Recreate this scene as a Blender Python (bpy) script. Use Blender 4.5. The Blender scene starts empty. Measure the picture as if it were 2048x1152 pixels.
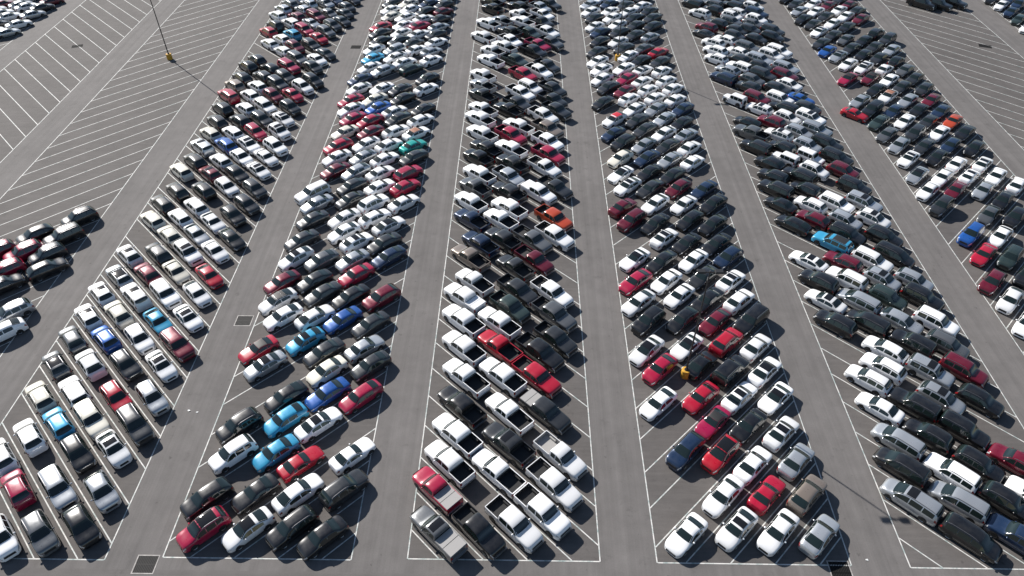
import bpy, bmesh, math, random
from mathutils import Matrix, Vector

random.seed(11)
sc = bpy.context.scene
COL = sc.collection

# ---------------------------------------------------------------- camera
cam_d = bpy.data.cameras.new("camera")
cam = bpy.data.objects.new("camera", cam_d)
COL.objects.link(cam)
cam_d.sensor_width = 36.0
cam_d.lens = 36.0 * 1450 / 2048
cam_d.clip_end = 3000
cam.matrix_world = Matrix(((0.999885, -0.01019, 0.011253, 0.0),
                           (0.015181, 0.671144, -0.741172, 0.0),
                           (0.0, 0.741257, 0.671221, 60.0),
                           (0, 0, 0, 1)))
sc.camera = cam

# ---------------------------------------------------------------- sky, sun, exposure
SUN_EL = math.radians(32.5)
SUN_DIR = Vector((-0.694 * math.cos(SUN_EL), 0.720 * math.cos(SUN_EL), math.sin(SUN_EL)))
world = bpy.data.worlds.new("World")
sc.world = world
world.use_nodes = True
wn = world.node_tree
bg = wn.nodes["Background"]
sky = wn.nodes.new("ShaderNodeTexSky")
sky.sky_type = 'NISHITA'
sky.sun_disc = False
sky.sun_elevation = SUN_EL
sky.sun_rotation = math.atan2(SUN_DIR.x, SUN_DIR.y)
sky.air_density = 1.0
sky.dust_density = 0.5
wn.links.new(sky.outputs[0], bg.inputs[0])
bg.inputs[1].default_value = 0.065
sun_d = bpy.data.lights.new("sun", 'SUN')
sun_d.energy = 5.0
sun_d.angle = math.radians(0.5)
sun_d.color = (1.0, 0.955, 0.9)
sun = bpy.data.objects.new("sun", sun_d)
COL.objects.link(sun)
sun.rotation_euler = SUN_DIR.to_track_quat('Z', 'Y').to_euler()
sun.location = (0, 80, 120)
sc.view_settings.view_transform = 'Standard'
sc.view_settings.look = 'None'
sc.view_settings.exposure = 0.75
sc.view_settings.gamma = 1.0
sc.cycles.max_bounces = 5
sc.cycles.diffuse_bounces = 2
sc.cycles.glossy_bounces = 3
sc.cycles.sample_clamp_indirect = 4.0

# ---------------------------------------------------------------- materials
def mat(name, col, rough=0.5, metal=0.0, coat=0.0, spec=0.5):
    m = bpy.data.materials.new(name)
    m.use_nodes = True
    b = m.node_tree.nodes["Principled BSDF"]
    b.inputs["Base Color"].default_value = (*col, 1)
    b.inputs["Roughness"].default_value = rough
    b.inputs["Metallic"].default_value = metal
    b.inputs["Coat Weight"].default_value = coat
    b.inputs["Coat Roughness"].default_value = 0.04
    b.inputs["Specular IOR Level"].default_value = spec
    return m

def paint(name, col, metal):
    """car paint: each car's own shade shifts a little, with dust over the gloss"""
    m = mat(name, col, 0.3, metal, 0.85, 0.4)
    nt = m.node_tree
    b = nt.nodes["Principled BSDF"]
    oi = nt.nodes.new("ShaderNodeObjectInfo")
    hsv = nt.nodes.new("ShaderNodeHueSaturation")
    hsv.inputs["Color"].default_value = (*col, 1)
    mr = nt.nodes.new("ShaderNodeMapRange")
    mr.inputs["To Min"].default_value = 0.82
    mr.inputs["To Max"].default_value = 1.12
    nt.links.new(oi.outputs["Random"], mr.inputs["Value"])
    nt.links.new(mr.outputs[0], hsv.inputs["Value"])
    if name == "red_paint":              # reds run from scarlet to crimson
        mh = nt.nodes.new("ShaderNodeMapRange")
        mh.inputs["To Min"].default_value = 0.482
        mh.inputs["To Max"].default_value = 0.503
        nt.links.new(oi.outputs["Random"], mh.inputs["Value"])
        nt.links.new(mh.outputs[0], hsv.inputs["Hue"])
    tc = nt.nodes.new("ShaderNodeTexCoord")
    nz = nt.nodes.new("ShaderNodeTexNoise")
    nz.inputs["Scale"].default_value = 1.7
    nz.inputs["Detail"].default_value = 4
    nt.links.new(tc.outputs["Object"], nz.inputs["Vector"])
    mx = nt.nodes.new("ShaderNodeMix")
    mx.data_type = 'RGBA'
    mr2 = nt.nodes.new("ShaderNodeMapRange")
    mr2.inputs["From Min"].default_value = 0.4
    mr2.inputs["From Max"].default_value = 0.8
    mr2.inputs["To Max"].default_value = 0.05
    nt.links.new(nz.outputs["Fac"], mr2.inputs["Value"])
    nt.links.new(mr2.outputs[0], mx.inputs[0])
    nt.links.new(hsv.outputs[0], mx.inputs[6])
    mx.inputs[7].default_value = (0.28, 0.26, 0.23, 1)
    nt.links.new(mx.outputs[2], b.inputs["Base Color"])
    mr3 = nt.nodes.new("ShaderNodeMapRange")
    mr3.inputs["To Min"].default_value = 0.2
    mr3.inputs["To Max"].default_value = 0.4
    nt.links.new(nz.outputs["Fac"], mr3.inputs["Value"])
    nt.links.new(mr3.outputs[0], b.inputs["Roughness"])
    return m

PAINT = {k: paint(n + "_paint", c, mt) for k, (n, c, mt) in dict(
    w=("white", (0.80, 0.80, 0.80), 0.0), i=("cream", (0.66, 0.63, 0.54), 0.0),
    s=("silver", (0.46, 0.48, 0.50), 0.55), g=("grey", (0.13, 0.135, 0.14), 0.45),
    d=("charcoal", (0.036, 0.038, 0.041), 0.35), b=("black", (0.007, 0.007, 0.008), 0.0),
    r=("red", (0.33, 0.005, 0.020), 0.0), m=("maroon", (0.13, 0.005, 0.018), 0.2),
    l=("blue", (0.012, 0.085, 0.33), 0.2), c=("sky_blue", (0.035, 0.30, 0.50), 0.1),
    n=("navy", (0.014, 0.031, 0.072), 0.3), o=("orange", (0.42, 0.05, 0.012), 0.0),
    t=("tan", (0.25, 0.205, 0.17), 0.3), G=("green", (0.032, 0.052, 0.047), 0.3),
    T=("teal", (0.01, 0.28, 0.24), 0.2)).items()}
GLASS = mat("car_glass", (0.010, 0.017, 0.016), 0.05, 0, 0, 0.75)
ROOFGLASS = mat("roof_glass", (0.010, 0.010, 0.011), 0.08)
TRIM = mat("black_trim", (0.014, 0.014, 0.015), 0.6)
RUBBER = mat("tyre_rubber", (0.016, 0.016, 0.017), 0.85)
RIM = mat("alloy_rim", (0.35, 0.36, 0.37), 0.35, 0.9)
LAMP = mat("headlight_lens", (0.50, 0.52, 0.54), 0.15, 0.3, 0.5)
TAIL = mat("taillight_lens", (0.22, 0.006, 0.008), 0.2, 0, 0.5)
CHROME = mat("bumper_metal", (0.42, 0.43, 0.44), 0.3, 0.9)
LINER = mat("bed_liner_black", (0.016, 0.016, 0.017), 0.8)
REDROOF = mat("red_roof", (0.5, 0.012, 0.02), 0.4, 0, 0.6)
BROWNROOF = mat("brown_roof", (0.28, 0.12, 0.07), 0.5)
RAIL = mat("roof_rail_grey", (0.16, 0.16, 0.17), 0.4, 0.6)
SILVERCOVER = mat("grey_bed_cover", (0.30, 0.29, 0.28), 0.6)

def asphalt(name, c1, c2, stripe, ang, amount):
    m = bpy.data.materials.new(name)
    m.use_nodes = True
    nt = m.node_tree
    N = nt.nodes
    b = N["Principled BSDF"]
    b.inputs["Roughness"].default_value = 0.86
    b.inputs["Specular IOR Level"].default_value = 0.22
    tc = N.new("ShaderNodeTexCoord")
    def noise(scale, detail, sx=1, sy=1, rot=0.0, rough=0.55):
        mp = N.new("ShaderNodeMapping")
        mp.inputs["Rotation"].default_value = (0, 0, rot)
        mp.inputs["Scale"].default_value = (sx, sy, 1)
        nz = N.new("ShaderNodeTexNoise")
        nz.inputs["Scale"].default_value = scale
        nz.inputs["Detail"].default_value = detail
        nz.inputs["Roughness"].default_value = rough
        nt.links.new(tc.outputs["Object"], mp.inputs["Vector"])
        nt.links.new(mp.outputs[0], nz.inputs["Vector"])
        return nz.outputs["Fac"]
    def mul(a, k, lo, hi, f0=0.25, f1=0.75):
        r = N.new("ShaderNodeMapRange")
        r.inputs["From Min"].default_value = f0
        r.inputs["From Max"].default_value = f1
        r.inputs["To Min"].default_value = lo
        r.inputs["To Max"].default_value = hi
        nt.links.new(a, r.inputs["Value"])
        if k is None:
            return r.outputs[0]
        x = N.new("ShaderNodeMath")
        x.operation = 'MULTIPLY'
        nt.links.new(r.outputs[0], x.inputs[0])
        nt.links.new(k, x.inputs[1])
        return x.outputs[0]
    big = noise(0.035, 3)
    mix = N.new("ShaderNodeMix")
    mix.data_type = 'RGBA'
    mix.inputs[6].default_value = (*c1, 1)
    mix.inputs[7].default_value = (*c2, 1)
    nt.links.new(big, mix.inputs[0])
    v = mul(noise(0.6, 5), None, 0.90, 1.10)
    v = mul(noise(9.0, 3), v, 0.93, 1.07)
    v = mul(noise(1.0, 4, stripe[0], stripe[1], ang, 0.65), v, 1 - amount, 1 + amount)
    v = mul(noise(0.42, 6, 1, 1, 0.3, 0.7), v, 1.0, 0.72, 0.60, 0.74)
    v = mul(noise(1.3, 3, 1, 1, 1.1, 0.5), v, 1.0, 0.70, 0.68, 0.76)
    v = mul(noise(0.12, 4, 1, 1, 0.7, 0.6), v, 0.88, 1.10)     # oil and tyre stains
    sm = N.new("ShaderNodeMix")
    sm.data_type = 'RGBA'
    sm.blend_type = 'MULTIPLY'
    sm.inputs[0].default_value = 1.0
    nt.links.new(mix.outputs[2], sm.inputs[6])
    nt.links.new(v, sm.inputs[7])
    nt.links.new(sm.outputs[2], b.inputs["Base Color"])
    bp = N.new("ShaderNodeBump")
    bp.inputs["Strength"].default_value = 0.25
    bp.inputs["Distance"].default_value = 0.02
    nt.links.new(noise(14.0, 4), bp.inputs["Height"])
    nt.links.new(bp.outputs[0], b.inputs["Normal"])
    return m

LANE = asphalt("lane_asphalt", (0.142, 0.133, 0.128), (0.124, 0.116, 0.112), (1.3, 0.015), 0.0, 0.15)
CROSS = asphalt("cross_lane_asphalt", (0.135, 0.126, 0.121), (0.116, 0.108, 0.104), (0.015, 1.3), 0.0, 0.15)
BAY_A = asphalt("bay_asphalt", (0.112, 0.103, 0.098), (0.093, 0.086, 0.082), (0.25, 2.4), math.radians(45), 0.12)
BAY_B = asphalt("bay_asphalt_left", (0.112, 0.103, 0.098), (0.093, 0.086, 0.082), (0.25, 2.4), math.radians(-45), 0.12)

def line_paint():
    m = mat("line_paint", (0.7, 0.69, 0.67), 0.7)
    nt = m.node_tree
    tc = nt.nodes.new("ShaderNodeTexCoord")
    nz = nt.nodes.new("ShaderNodeTexNoise")
    nz.inputs["Scale"].default_value = 1.4
    nz.inputs["Detail"].default_value = 6
    nz.inputs["Roughness"].default_value = 0.7
    nt.links.new(tc.outputs["Object"], nz.inputs["Vector"])
    cr = nt.nodes.new("ShaderNodeValToRGB")
    cr.color_ramp.elements[0].position = 0.36
    cr.color_ramp.elements[0].color = (0.22, 0.29, 0.28, 1)
    cr.color_ramp.elements[1].position = 0.56
    cr.color_ramp.elements[1].color = (0.58, 0.565, 0.54, 1)
    nt.links.new(nz.outputs["Fac"], cr.inputs[0])
    nt.links.new(cr.outputs[0], nt.nodes["Principled BSDF"].inputs["Base Color"])
    return m
LINE = line_paint()

# ---------------------------------------------------------------- helpers
def mesh_obj(name, verts, faces, mats, parent=None, fm=None, smooth=False):
    me = bpy.data.meshes.new(name)
    me.from_pydata(verts, [], faces)
    for m in (mats if isinstance(mats, (list, tuple)) else [mats]):
        me.materials.append(m)
    if fm:
        me.polygons.foreach_set("material_index", fm)
    if smooth:
        me.polygons.foreach_set("use_smooth", [True] * len(me.polygons))
        me.set_sharp_from_angle(angle=math.radians(38))
    me.update()
    o = bpy.data.objects.new(name, me)
    COL.objects.link(o)
    if parent:
        o.parent = parent
    return o

def tag(o, label=None, cat=None, group=None, kind=None):
    for k, v in (("label", label), ("category", cat), ("group", group), ("kind", kind)):
        if v:
            o[k] = v
    return o

# ---------------------------------------------------------------- ground, bays, lines
S = 900
g = mesh_obj("ground", [(-S, -S, 0), (S, -S, 0), (S, S, 0), (-S, S, 0)], [(0, 1, 2, 3)], LANE)
tag(g, kind="structure")
# block: left, right, diagonal sign, pitch, phase, front edge
BLOCK = {-2: (-118., -101., -1, 3.86, .55, -40), -1: (-96.0, -79.4, 1, 3.84, .655, -40),
         0: (-74.3, -57.95, -1, 3.84, .774, -4), 1: (-52.9, -36.0, 1, 3.85, .944, 30.4),
         2: (-31.0, -14.5, -1, 3.845, .435, 30.72), 3: (-9.6, 7.2, 1, 3.87, .224, 30.9),
         4: (12.15, 28.95, -1, 3.865, .203, 30.87), 5: (34.0, 51.3, 1, 3.86, .504, 30.75),
         6: (56.45, 73.4, -1, 3.895, .932, 30.6), 7: (78.4, 95.0, 1, 3.86, .398, 30.6),
         8: (100.8, 117.0, -1, 3.86, .744, 30.6)}
FAR = 178.0
cv = [(-S, -4, .002), (S, -4, .002), (S, 29.6, .002), (-S, 29.6, .002)]
tag(mesh_obj("cross_lane", cv, [(0, 1, 2, 3)], CROSS), kind="structure")
for b, (l, r, sg, pi, ph, y0) in BLOCK.items():
    o = mesh_obj("parking_bay_surface", [(l, y0, .004), (r, y0, .004), (r, FAR, .004), (l, FAR, .004)],
                 [(0, 1, 2, 3)], BAY_A if sg > 0 else BAY_B)
    tag(o, kind="structure")
    W = .052
    V, F = [], []
    def quad(p, q, z):
        dx, dy = q[0] - p[0], q[1] - p[1]
        n = math.hypot(dx, dy)
        nx, ny = -dy / n * W, dx / n * W
        i = len(V)
        V.extend([(p[0] + nx, p[1] + ny, z), (p[0] - nx, p[1] - ny, z), (q[0] - nx, q[1] - ny, z), (q[0] + nx, q[1] + ny, z)])
        F.append((i, i + 1, i + 2, i + 3))
    quad((l, y0), (l, FAR), .008)
    quad((r, y0), (r, FAR), .008)
    quad((l + W, y0), (r - W, y0), .008)
    for k in range(-80, 120):
        s = (k + ph) * pi            # line: y + sg*x = s
        pts = []
        for x in (l + W, r - W):
            y = s - sg * x
            if y0 + W <= y <= FAR:
                pts.append((x, y))
        for y in (y0 + W, FAR):
            x = (s - y) * sg
            if l + W < x < r - W:
                pts.append((x, y))
        if len(pts) == 2 and math.dist(*pts) > .6:
            quad(pts[0], pts[1], .008)
    tag(mesh_obj("painted_lines", V, F, LINE), kind="structure")

# ---------------------------------------------------------------- vehicles
def pchip(pts):
    xs = [p[0] for p in pts]
    ys = [p[1] for p in pts]
    n = len(xs)
    h = [xs[i + 1] - xs[i] for i in range(n - 1)]
    d = [(ys[i + 1] - ys[i]) / h[i] for i in range(n - 1)]
    m = [d[0]] + [0.0] * (n - 2) + [d[-1]]
    for i in range(1, n - 1):
        if d[i - 1] * d[i] > 0:
            w1, w2 = 2 * h[i] + h[i - 1], h[i] + 2 * h[i - 1]
            m[i] = (w1 + w2) / (w1 / d[i - 1] + w2 / d[i])
    def f(x):
        x = min(max(x, xs[0]), xs[-1])
        i = 0
        while i < n - 2 and x > xs[i + 1]:
            i += 1
        t = (x - xs[i]) / h[i]
        return ((1 + 2 * t) * (1 - t) ** 2 * ys[i] + t * (1 - t) ** 2 * h[i] * m[i]
                + t * t * (3 - 2 * t) * ys[i + 1] + t * t * (t - 1) * h[i] * m[i + 1])
    return f

class Shape:
    def __init__(s, top, belt, wid, sill=.2, tumble=.42, crown=.035):
        s.top, s.belt, s.wid = pchip(top), pchip(belt), pchip(wid)
        s.x0, s.x1 = top[0][0], top[-1][0]
        s.sill, s.tumble, s.crown = sill, tumble, crown
    def sec(s, x):
        w, t, b = s.wid(x), s.top(x), s.belt(x)
        b = min(b, t - .012)
        h = t - b
        wb = w * .965
        wr = wb - s.tumble * h - .02
        e = min(.06, h * .45)
        return [(0, t + s.crown), (wr * .5, t + s.crown * .75), (wr * .86, t + s.crown * .15), (wr, t - e),
                (wb, b), (w, max(b - .11, .3)), (w, max(b * .58, .28)), (w * .985, .3), (w * .93, s.sill)]
    def P(s, x, t):
        sg = -1 if t < 0 else 1
        t = min(abs(t), 7.999)
        q = s.sec(x)
        i = int(t)
        f = t - i
        return Vector((x, sg * (q[i][0] * (1 - f) + q[i + 1][0] * f), q[i][1] * (1 - f) + q[i + 1][1] * f))
    def N(s, x, t):
        e = .01
        a = s.P(min(x + e, s.x1), t) - s.P(max(x - e, s.x0), t)
        b = s.P(x, t + e) - s.P(x, t - e)
        n = b.cross(a) * -1
        n = n.normalized() if n.length > 1e-9 else Vector((0, 0, 1))
        return n

class Acc:
    """collects geometry with material slots"""
    def __init__(s, mats):
        s.v, s.f, s.m, s.mats = [], [], [], mats
    def grid(s, rows, mi=0, flip=False):
        i0 = len(s.v)
        c = len(rows[0])
        for r in rows:
            s.v.extend(tuple(p) for p in r)
        for a in range(len(rows) - 1):
            for b in range(c - 1):
                q = (i0 + a * c + b, i0 + a * c + b + 1, i0 + (a + 1) * c + b + 1, i0 + (a + 1) * c + b)
                s.f.append(q[::-1] if flip else q)
                s.m.append(mi)
    def poly(s, pts, mi=0):
        i0 = len(s.v)
        s.v.extend(tuple(p) for p in pts)
        s.f.append(tuple(range(i0, i0 + len(pts))))
        s.m.append(mi)
    def box(s, x0, x1, y0, y1, z0, z1, mi=0, taper=0.0):
        i = len(s.v)
        t = taper
        s.v += [(x0, y0, z0), (x1, y0, z0), (x1, y1, z0), (x0, y1, z0),
                (x0 + t, y0 + t, z1), (x1 - t, y0 + t, z1), (x1 - t, y1 - t, z1), (x0 + t, y1 - t, z1)]
        for q in ((0, 3, 2, 1), (4, 5, 6, 7), (0, 1, 5, 4), (1, 2, 6, 5), (2, 3, 7, 6), (3, 0, 4, 7)):
            s.f.append(tuple(i + k for k in q))
            s.m.append(mi)
    def lathe_y(s, prof, cx, cy, cz, n=16, mi=0, side=1):
        i0 = len(s.v)
        for (r, y) in prof:
            for k in range(n):
                a = 2 * math.pi * k / n
                s.v.append((cx + r * math.cos(a), cy + side * y, cz + r * math.sin(a)))
        for j in range(len(prof) - 1):
            for k in range(n):
                q = (i0 + j * n + k, i0 + j * n + (k + 1) % n, i0 + (j + 1) * n + (k + 1) % n, i0 + (j + 1) * n + k)
                s.f.append(q if side > 0 else q[::-1])
                s.m.append(mi)
    def blob(s, c, r, n=8, mi=0):
        i0 = len(s.v)
        rings = 5
        for j in range(rings + 1):
            th = math.pi * j / rings
            for k in range(n):
                a = 2 * math.pi * k / n
                s.v.append((c[0] + r[0] * math.sin(th) * math.cos(a), c[1] + r[1] * math.sin(th) * math.sin(a), c[2] + r[2] * math.cos(th)))
        for j in range(rings):
            for k in range(n):
                s.f.append((i0 + j * n + k, i0 + (j + 1) * n + k, i0 + (j + 1) * n + (k + 1) % n, i0 + j * n + (k + 1) % n))
                s.m.append(mi)
    def mesh(s, name, smooth=True):
        me = bpy.data.meshes.new(name)
        me.from_pydata(s.v, [], s.f)
        for m in s.mats:
            me.materials.append(m)
        me.polygons.foreach_set("material_index", s.m)
        if smooth:
            me.polygons.foreach_set("use_smooth", [True] * len(me.polygons))
            me.set_sharp_from_angle(angle=math.radians(38))
        me.update()
        return me

def lin(a, b, n):
    return [a + (b - a) * i / (n - 1) for i in range(n)]

def patch(sh, xa, xb, ta, tb, nx, nt, off=.007, bow=0.0, bowb=0.0):
    """grid over the body surface, pushed out along its normal; bow curves the two x ends"""
    rows = []
    for t in lin(ta, tb, nt):
        tm = max(abs(ta), abs(tb))
        k = (t / tm) ** 2 if ta < 0 < tb else 0
        rows.append([sh.P(x, t) + sh.N(x, t) * off for x in lin(xa - bow * k, xb - bowb * k, nx)])
    return rows

def loft(acc, sh, xa, xb, n, cladding, capa=True, capb=True):
    xs = []
    for i in range(n):                       # cosine spacing: dense at both ends
        u = i / (n - 1)
        u = u * .5 + (.5 - .5 * math.cos(math.pi * u)) * .5
        xs.append(xa + (xb - xa) * u)
    rows = []
    for x in xs:
        q = sh.sec(x)
        rows.append([(x, -y, z) for y, z in q[::-1]] + [(x, y, z) for y, z in q[1:]])
    i0 = len(acc.v)
    acc.grid(rows, 0)
    if cladding:
        c = len(rows[0]) - 1
        for a in range(len(rows) - 1):
            for b in (0, c - 1):
                acc.m[len(acc.m) - (len(rows) - 1) * c + a * c + b] = 1
    if capa:
        acc.poly(rows[0][::-1], 0)
    if capb:
        acc.poly(rows[-1], 0)
    acc.poly([rows[0][0], rows[0][-1], rows[-1][-1], rows[-1][0]], 1)     # underside

def arch(acc, sh, x, r):
    for sgn in (-1, 1):
        y = sgn * (sh.wid(x) + .004)
        pts = [(x + (r + .055) * math.cos(a), y, max(.22, r + (r + .055) * math.sin(a))) for a in lin(0, math.pi, 11)]
        pts = [(x + r + .055, y, .21)] + pts + [(x - r - .055, y, .21)]
        acc.poly(pts if sgn < 0 else pts[::-1], 1)

def build_kind(sh, spec):
    """returns {part name: [(mesh, painted, sub-parts)]} for one body style"""
    P = {}
    def add(name, me, painted=False, sub=()):
        P.setdefault(name, []).append((me, painted, sub))
    L0, L1 = sh.x0, sh.x1
    white = PAINT['w']
    a = Acc([white, TRIM])
    if spec['kind'] == 'pickup':
        xc = spec['cab_back']
        loft(a, sh, xc, L1, 30, False)
        zr, wid = spec['rail'], sh.wid
        for sgn in (-1, 1):
            rows = []
            for x in lin(L0 + .03, xc - .015, 7):
                w = wid(x)
                rows.append([(x, sgn * (w - .085), zr - .50), (x, sgn * (w - .08), zr - .01), (x, sgn * (w - .015), zr),
                             (x, sgn * w, zr - .06), (x, sgn * w, .72), (x, sgn * w * .985, .38), (x, sgn * w * .93, .34)])
            a.grid(rows, 0, flip=(sgn > 0))
        w = wid(L0 + .03)
        a.box(L0 + .005, L0 + .09, -w + .05, w - .05, .62, zr - .02, 0, .004)
        a.poly([(L0 + .05, -w + .02, .45), (L0 + .05, w - .02, .45), (xc, w - .02, .45), (xc, -w + .02, .45)], 1)
    else:
        loft(a, sh, L0, L1, 40, spec.get('clad', False))
    wr = spec['wheel_r']
    for x in spec['axles']:
        arch(a, sh, x, wr)
    add('body', a.mesh('body'), True)
    # glass
    cw, rf, rr, rb = spec['cowl'], spec['roof_front'], spec['roof_rear'], spec['rear_base']
    g = Acc([GLASS])
    g.grid(patch(sh, rf + .04, cw - .02, -2.75, 2.75, 6, 12, .008, .05, .13))
    add('windshield', g.mesh('windshield'))
    g = Acc([GLASS])
    if spec['kind'] == 'pickup':
        x = xc - .012
        q = sh.sec(xc)
        g.grid([[(x, y, z) for y in lin(-q[3][0] + .12, q[3][0] - .12, 5)] for z in (q[4][1] + .1, q[3][1] - .05)], flip=True)
    else:
        g.grid(patch(sh, rb + .03, rr - .03, -2.7, 2.7, 6, 12, .008, -.10, -.04))
    add('rear_window', g.mesh('rear_window'))
    for xa, xb in spec['side']:
        for sgn in (-1, 1):
            g = Acc([GLASS])
            rows = patch(sh, xa, xb, 3.12 * sgn, 3.90 * sgn, 7, 3, .008)
            g.grid(rows, 0, flip=(sgn < 0))
            add('side_window', g.mesh('side_window'))
    # lamps
    for sgn in (-1, 1):
        g = Acc([LAMP])
        g.grid(patch(sh, L1 - .30, L1 - .035, 3.7 * sgn, 5.0 * sgn, 4, 4, .010), 0, flip=(sgn < 0))
        add('headlight', g.mesh('headlight'))
        g = Acc([TAIL])
        if spec['kind'] == 'pickup':
            w = sh.wid(L0 + .03)
            g.box(L0 + .0, L0 + .10, min(sgn * (w - .17), sgn * (w + .006)), max(sgn * (w - .17), sgn * (w + .006)), .82, spec['rail'] - .09, 0, .003)
        else:
            g.grid(patch(sh, L0 + .03, L0 + .26, 3.8 * sgn, 5.2 * sgn, 4, 4, .010), 0, flip=(sgn < 0))
        add('taillight', g.mesh('taillight'))
        m = Acc([white])
        zb = sh.belt(cw - .45)
        m.blob((cw - .42, sgn * (sh.wid(cw - .42) + .06), zb + .075), (.085, .115, .075))
        add('side_mirror', m.mesh('side_mirror'), True)
    g = Acc([TRIM])
    fz, fw = spec['grille']
    g.box(L1 - .05, L1 + .012, -fw, fw, fz - .13, fz + .09, 0, .02)
    add('grille', g.mesh('grille'))
    # wheels
    for x in spec['axles']:
        for sgn in (-1, 1):
            cy = sgn * (sh.wid(x) - .19)
            t = Acc([RUBBER])
            t.lathe_y([(wr * .66, .205), (wr * .93, .207), (wr, .17), (wr, .03), (wr * .9, 0.0)], x, cy, wr, 18, 0, sgn)
            rm = Acc([RIM, TRIM])
            rm.lathe_y([(.001, .16), (wr * .22, .18)], x, cy, wr, 18, 0, sgn)
            i0 = len(rm.v)
            n = 18
            rm.lathe_y([(wr * .22, .18), (wr * .58, .175)], x, cy, wr, n, 0, sgn)
            for k in range(n):
                if k % 3 == 1:
                    rm.m[len(rm.m) - n + k] = 1
            rm.lathe_y([(wr * .58, .175), (wr * .67, .206)], x, cy, wr, n, 0, sgn)
            add('wheel', t.mesh('tyre'), False, [('rim', rm.mesh('rim'))])
    # options
    O = {}
    mid = .5 * (rf + rr)
    g = Acc([ROOFGLASS])
    g.grid(patch(sh, rf - .95, rf - .18, -2.0, 2.0, 4, 8, .010))
    O['S'] = ('sunroof', g.mesh('sunroof'))
    g = Acc([ROOFGLASS])
    g.grid(patch(sh, rr + .30, rf + .05, -2.5, 2.5, 6, 10, .010))
    O['P'] = ('glass_roof', g.mesh('glass_roof'))
    for key, mm, nm in (('K', TRIM, 'roof_panel'), ('F', REDROOF, 'roof_panel'), ('N', BROWNROOF, 'roof_panel')):
        g = Acc([mm])
        g.grid(patch(sh, rr - .02, rf + .02, -3.0, 3.0, 6, 12, .006))
        O[key] = (nm, g.mesh(nm))
    if spec['kind'] == 'pickup':
        w = sh.wid(-1.8)
        zr = spec['rail']
        g = Acc([LINER])
        xa, xb, yw, zf = L0 + .10, xc - .03, w - .10, zr - .47
        g.poly([(xa, -yw, zf), (xb, -yw, zf), (xb, yw, zf), (xa, yw, zf)])
        g.poly([(xa, -yw, zf), (xa, -yw, zr - .03), (xb, -yw, zr - .03), (xb, -yw, zf)])
        g.poly([(xa, yw, zf), (xb, yw, zf), (xb, yw, zr - .03), (xa, yw, zr - .03)])
        g.poly([(xb, -yw, zf), (xb, -yw, zr - .03), (xb, yw, zr - .03), (xb, yw, zf)])
        g.poly([(xa, -yw, zf), (xa, yw, zf), (xa, yw, zr - .03), (xa, -yw, zr - .03)])
        for sgn in (-1, 1):      # wheel housings in the bed
            g.box(spec['axles'][0] - .42, spec['axles'][0] + .42, min(sgn * yw, sgn * (yw - .2)), max(sgn * yw, sgn * (yw - .2)), zf + .002, zf + .24, 0, .03)
        add('bed_liner', g.mesh('bed_liner', False))
        for key, mm in (('C', SILVERCOVER), ('W', PAINT['w']), ('B', LINER)):
            g = Acc([mm])
            xm = .5 * (L0 + .06 + xc)
            for x0_, x1_ in ((L0 + .06, xm - .01), (xm + .01, xc - .03)):
                g.box(x0_, x1_, -w + .07, w - .07, zr + .002, zr + .05, 0, .02)
            O[key] = ('bed_cover', g.mesh('bed_cover', False))
        g = Acc([CHROME])
        g.box(L0 - .10, L0 + .03, -w + .06, w - .06, .46, .62, 0, .02)
        add('rear_bumper', g.mesh('rear_bumper'))
        g = Acc([CHROME])
        fw2 = sh.wid(L1 - .05)
        g.box(L1 - .12, L1 + .06, -fw2 - .03, fw2 + .03, .42, .62, 0, .03)
        add('front_bumper', g.mesh('front_bumper'))
    if spec.get('rails'):
        for sgn in (-1, 1):
            g = Acc([RAIL])
            rows = []
            for x in lin(rr - .05, rf - .15, 8):
                p = sh.P(x, 2.55 * sgn)
                lift = .05 if rr < x < rf - .2 else .0
                rows.append([(p.x, p.y - .02, p.z), (p.x, p.y - .02, p.z + lift), (p.x, p.y + .02, p.z + lift), (p.x, p.y + .02, p.z)])
            g.grid(rows)
            add('roof_rail', g.mesh('roof_rail', False))
    if spec.get('spoiler'):
        pass
    if spec.get('spare'):
        g = Acc([RUBBER])
        i0 = 0
        tmp = Acc([RUBBER])
        tmp.lathe_y([(.001, .10), (.36, .10), (.37, .0), (.001, 0)], 0, 0, 0, 18)
        g.v = [(L0 - .02 - y, x, .98 + z) for x, y, z in tmp.v]
        g.f, g.m = tmp.f, tmp.m
        add('spare_wheel', g.mesh('spare_wheel'))
        for x in spec['axles']:
            for sgn in (-1, 1):
                g = Acc([TRIM])
                w = sh.wid(x)
                ys = (sgn * (w - .01), sgn * (w + .16))
                rows = [[(x + (wr + .1) * math.cos(a_), y, wr + (wr + .1) * math.sin(a_)) for y in ys] for a_ in lin(.25, math.pi - .25, 9)]
                g.grid(rows, 0, flip=(sgn > 0))
                g.grid([[(p[0], p[1], p[2] - .04) for p in r_] for r_ in rows], 0, flip=(sgn < 0))
                add('fender_flare', g.mesh('fender_flare'))
    return P, O

def scaled(pts, kx=1, kz=1):
    return [(x * kx, z * kz) for x, z in pts]

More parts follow.
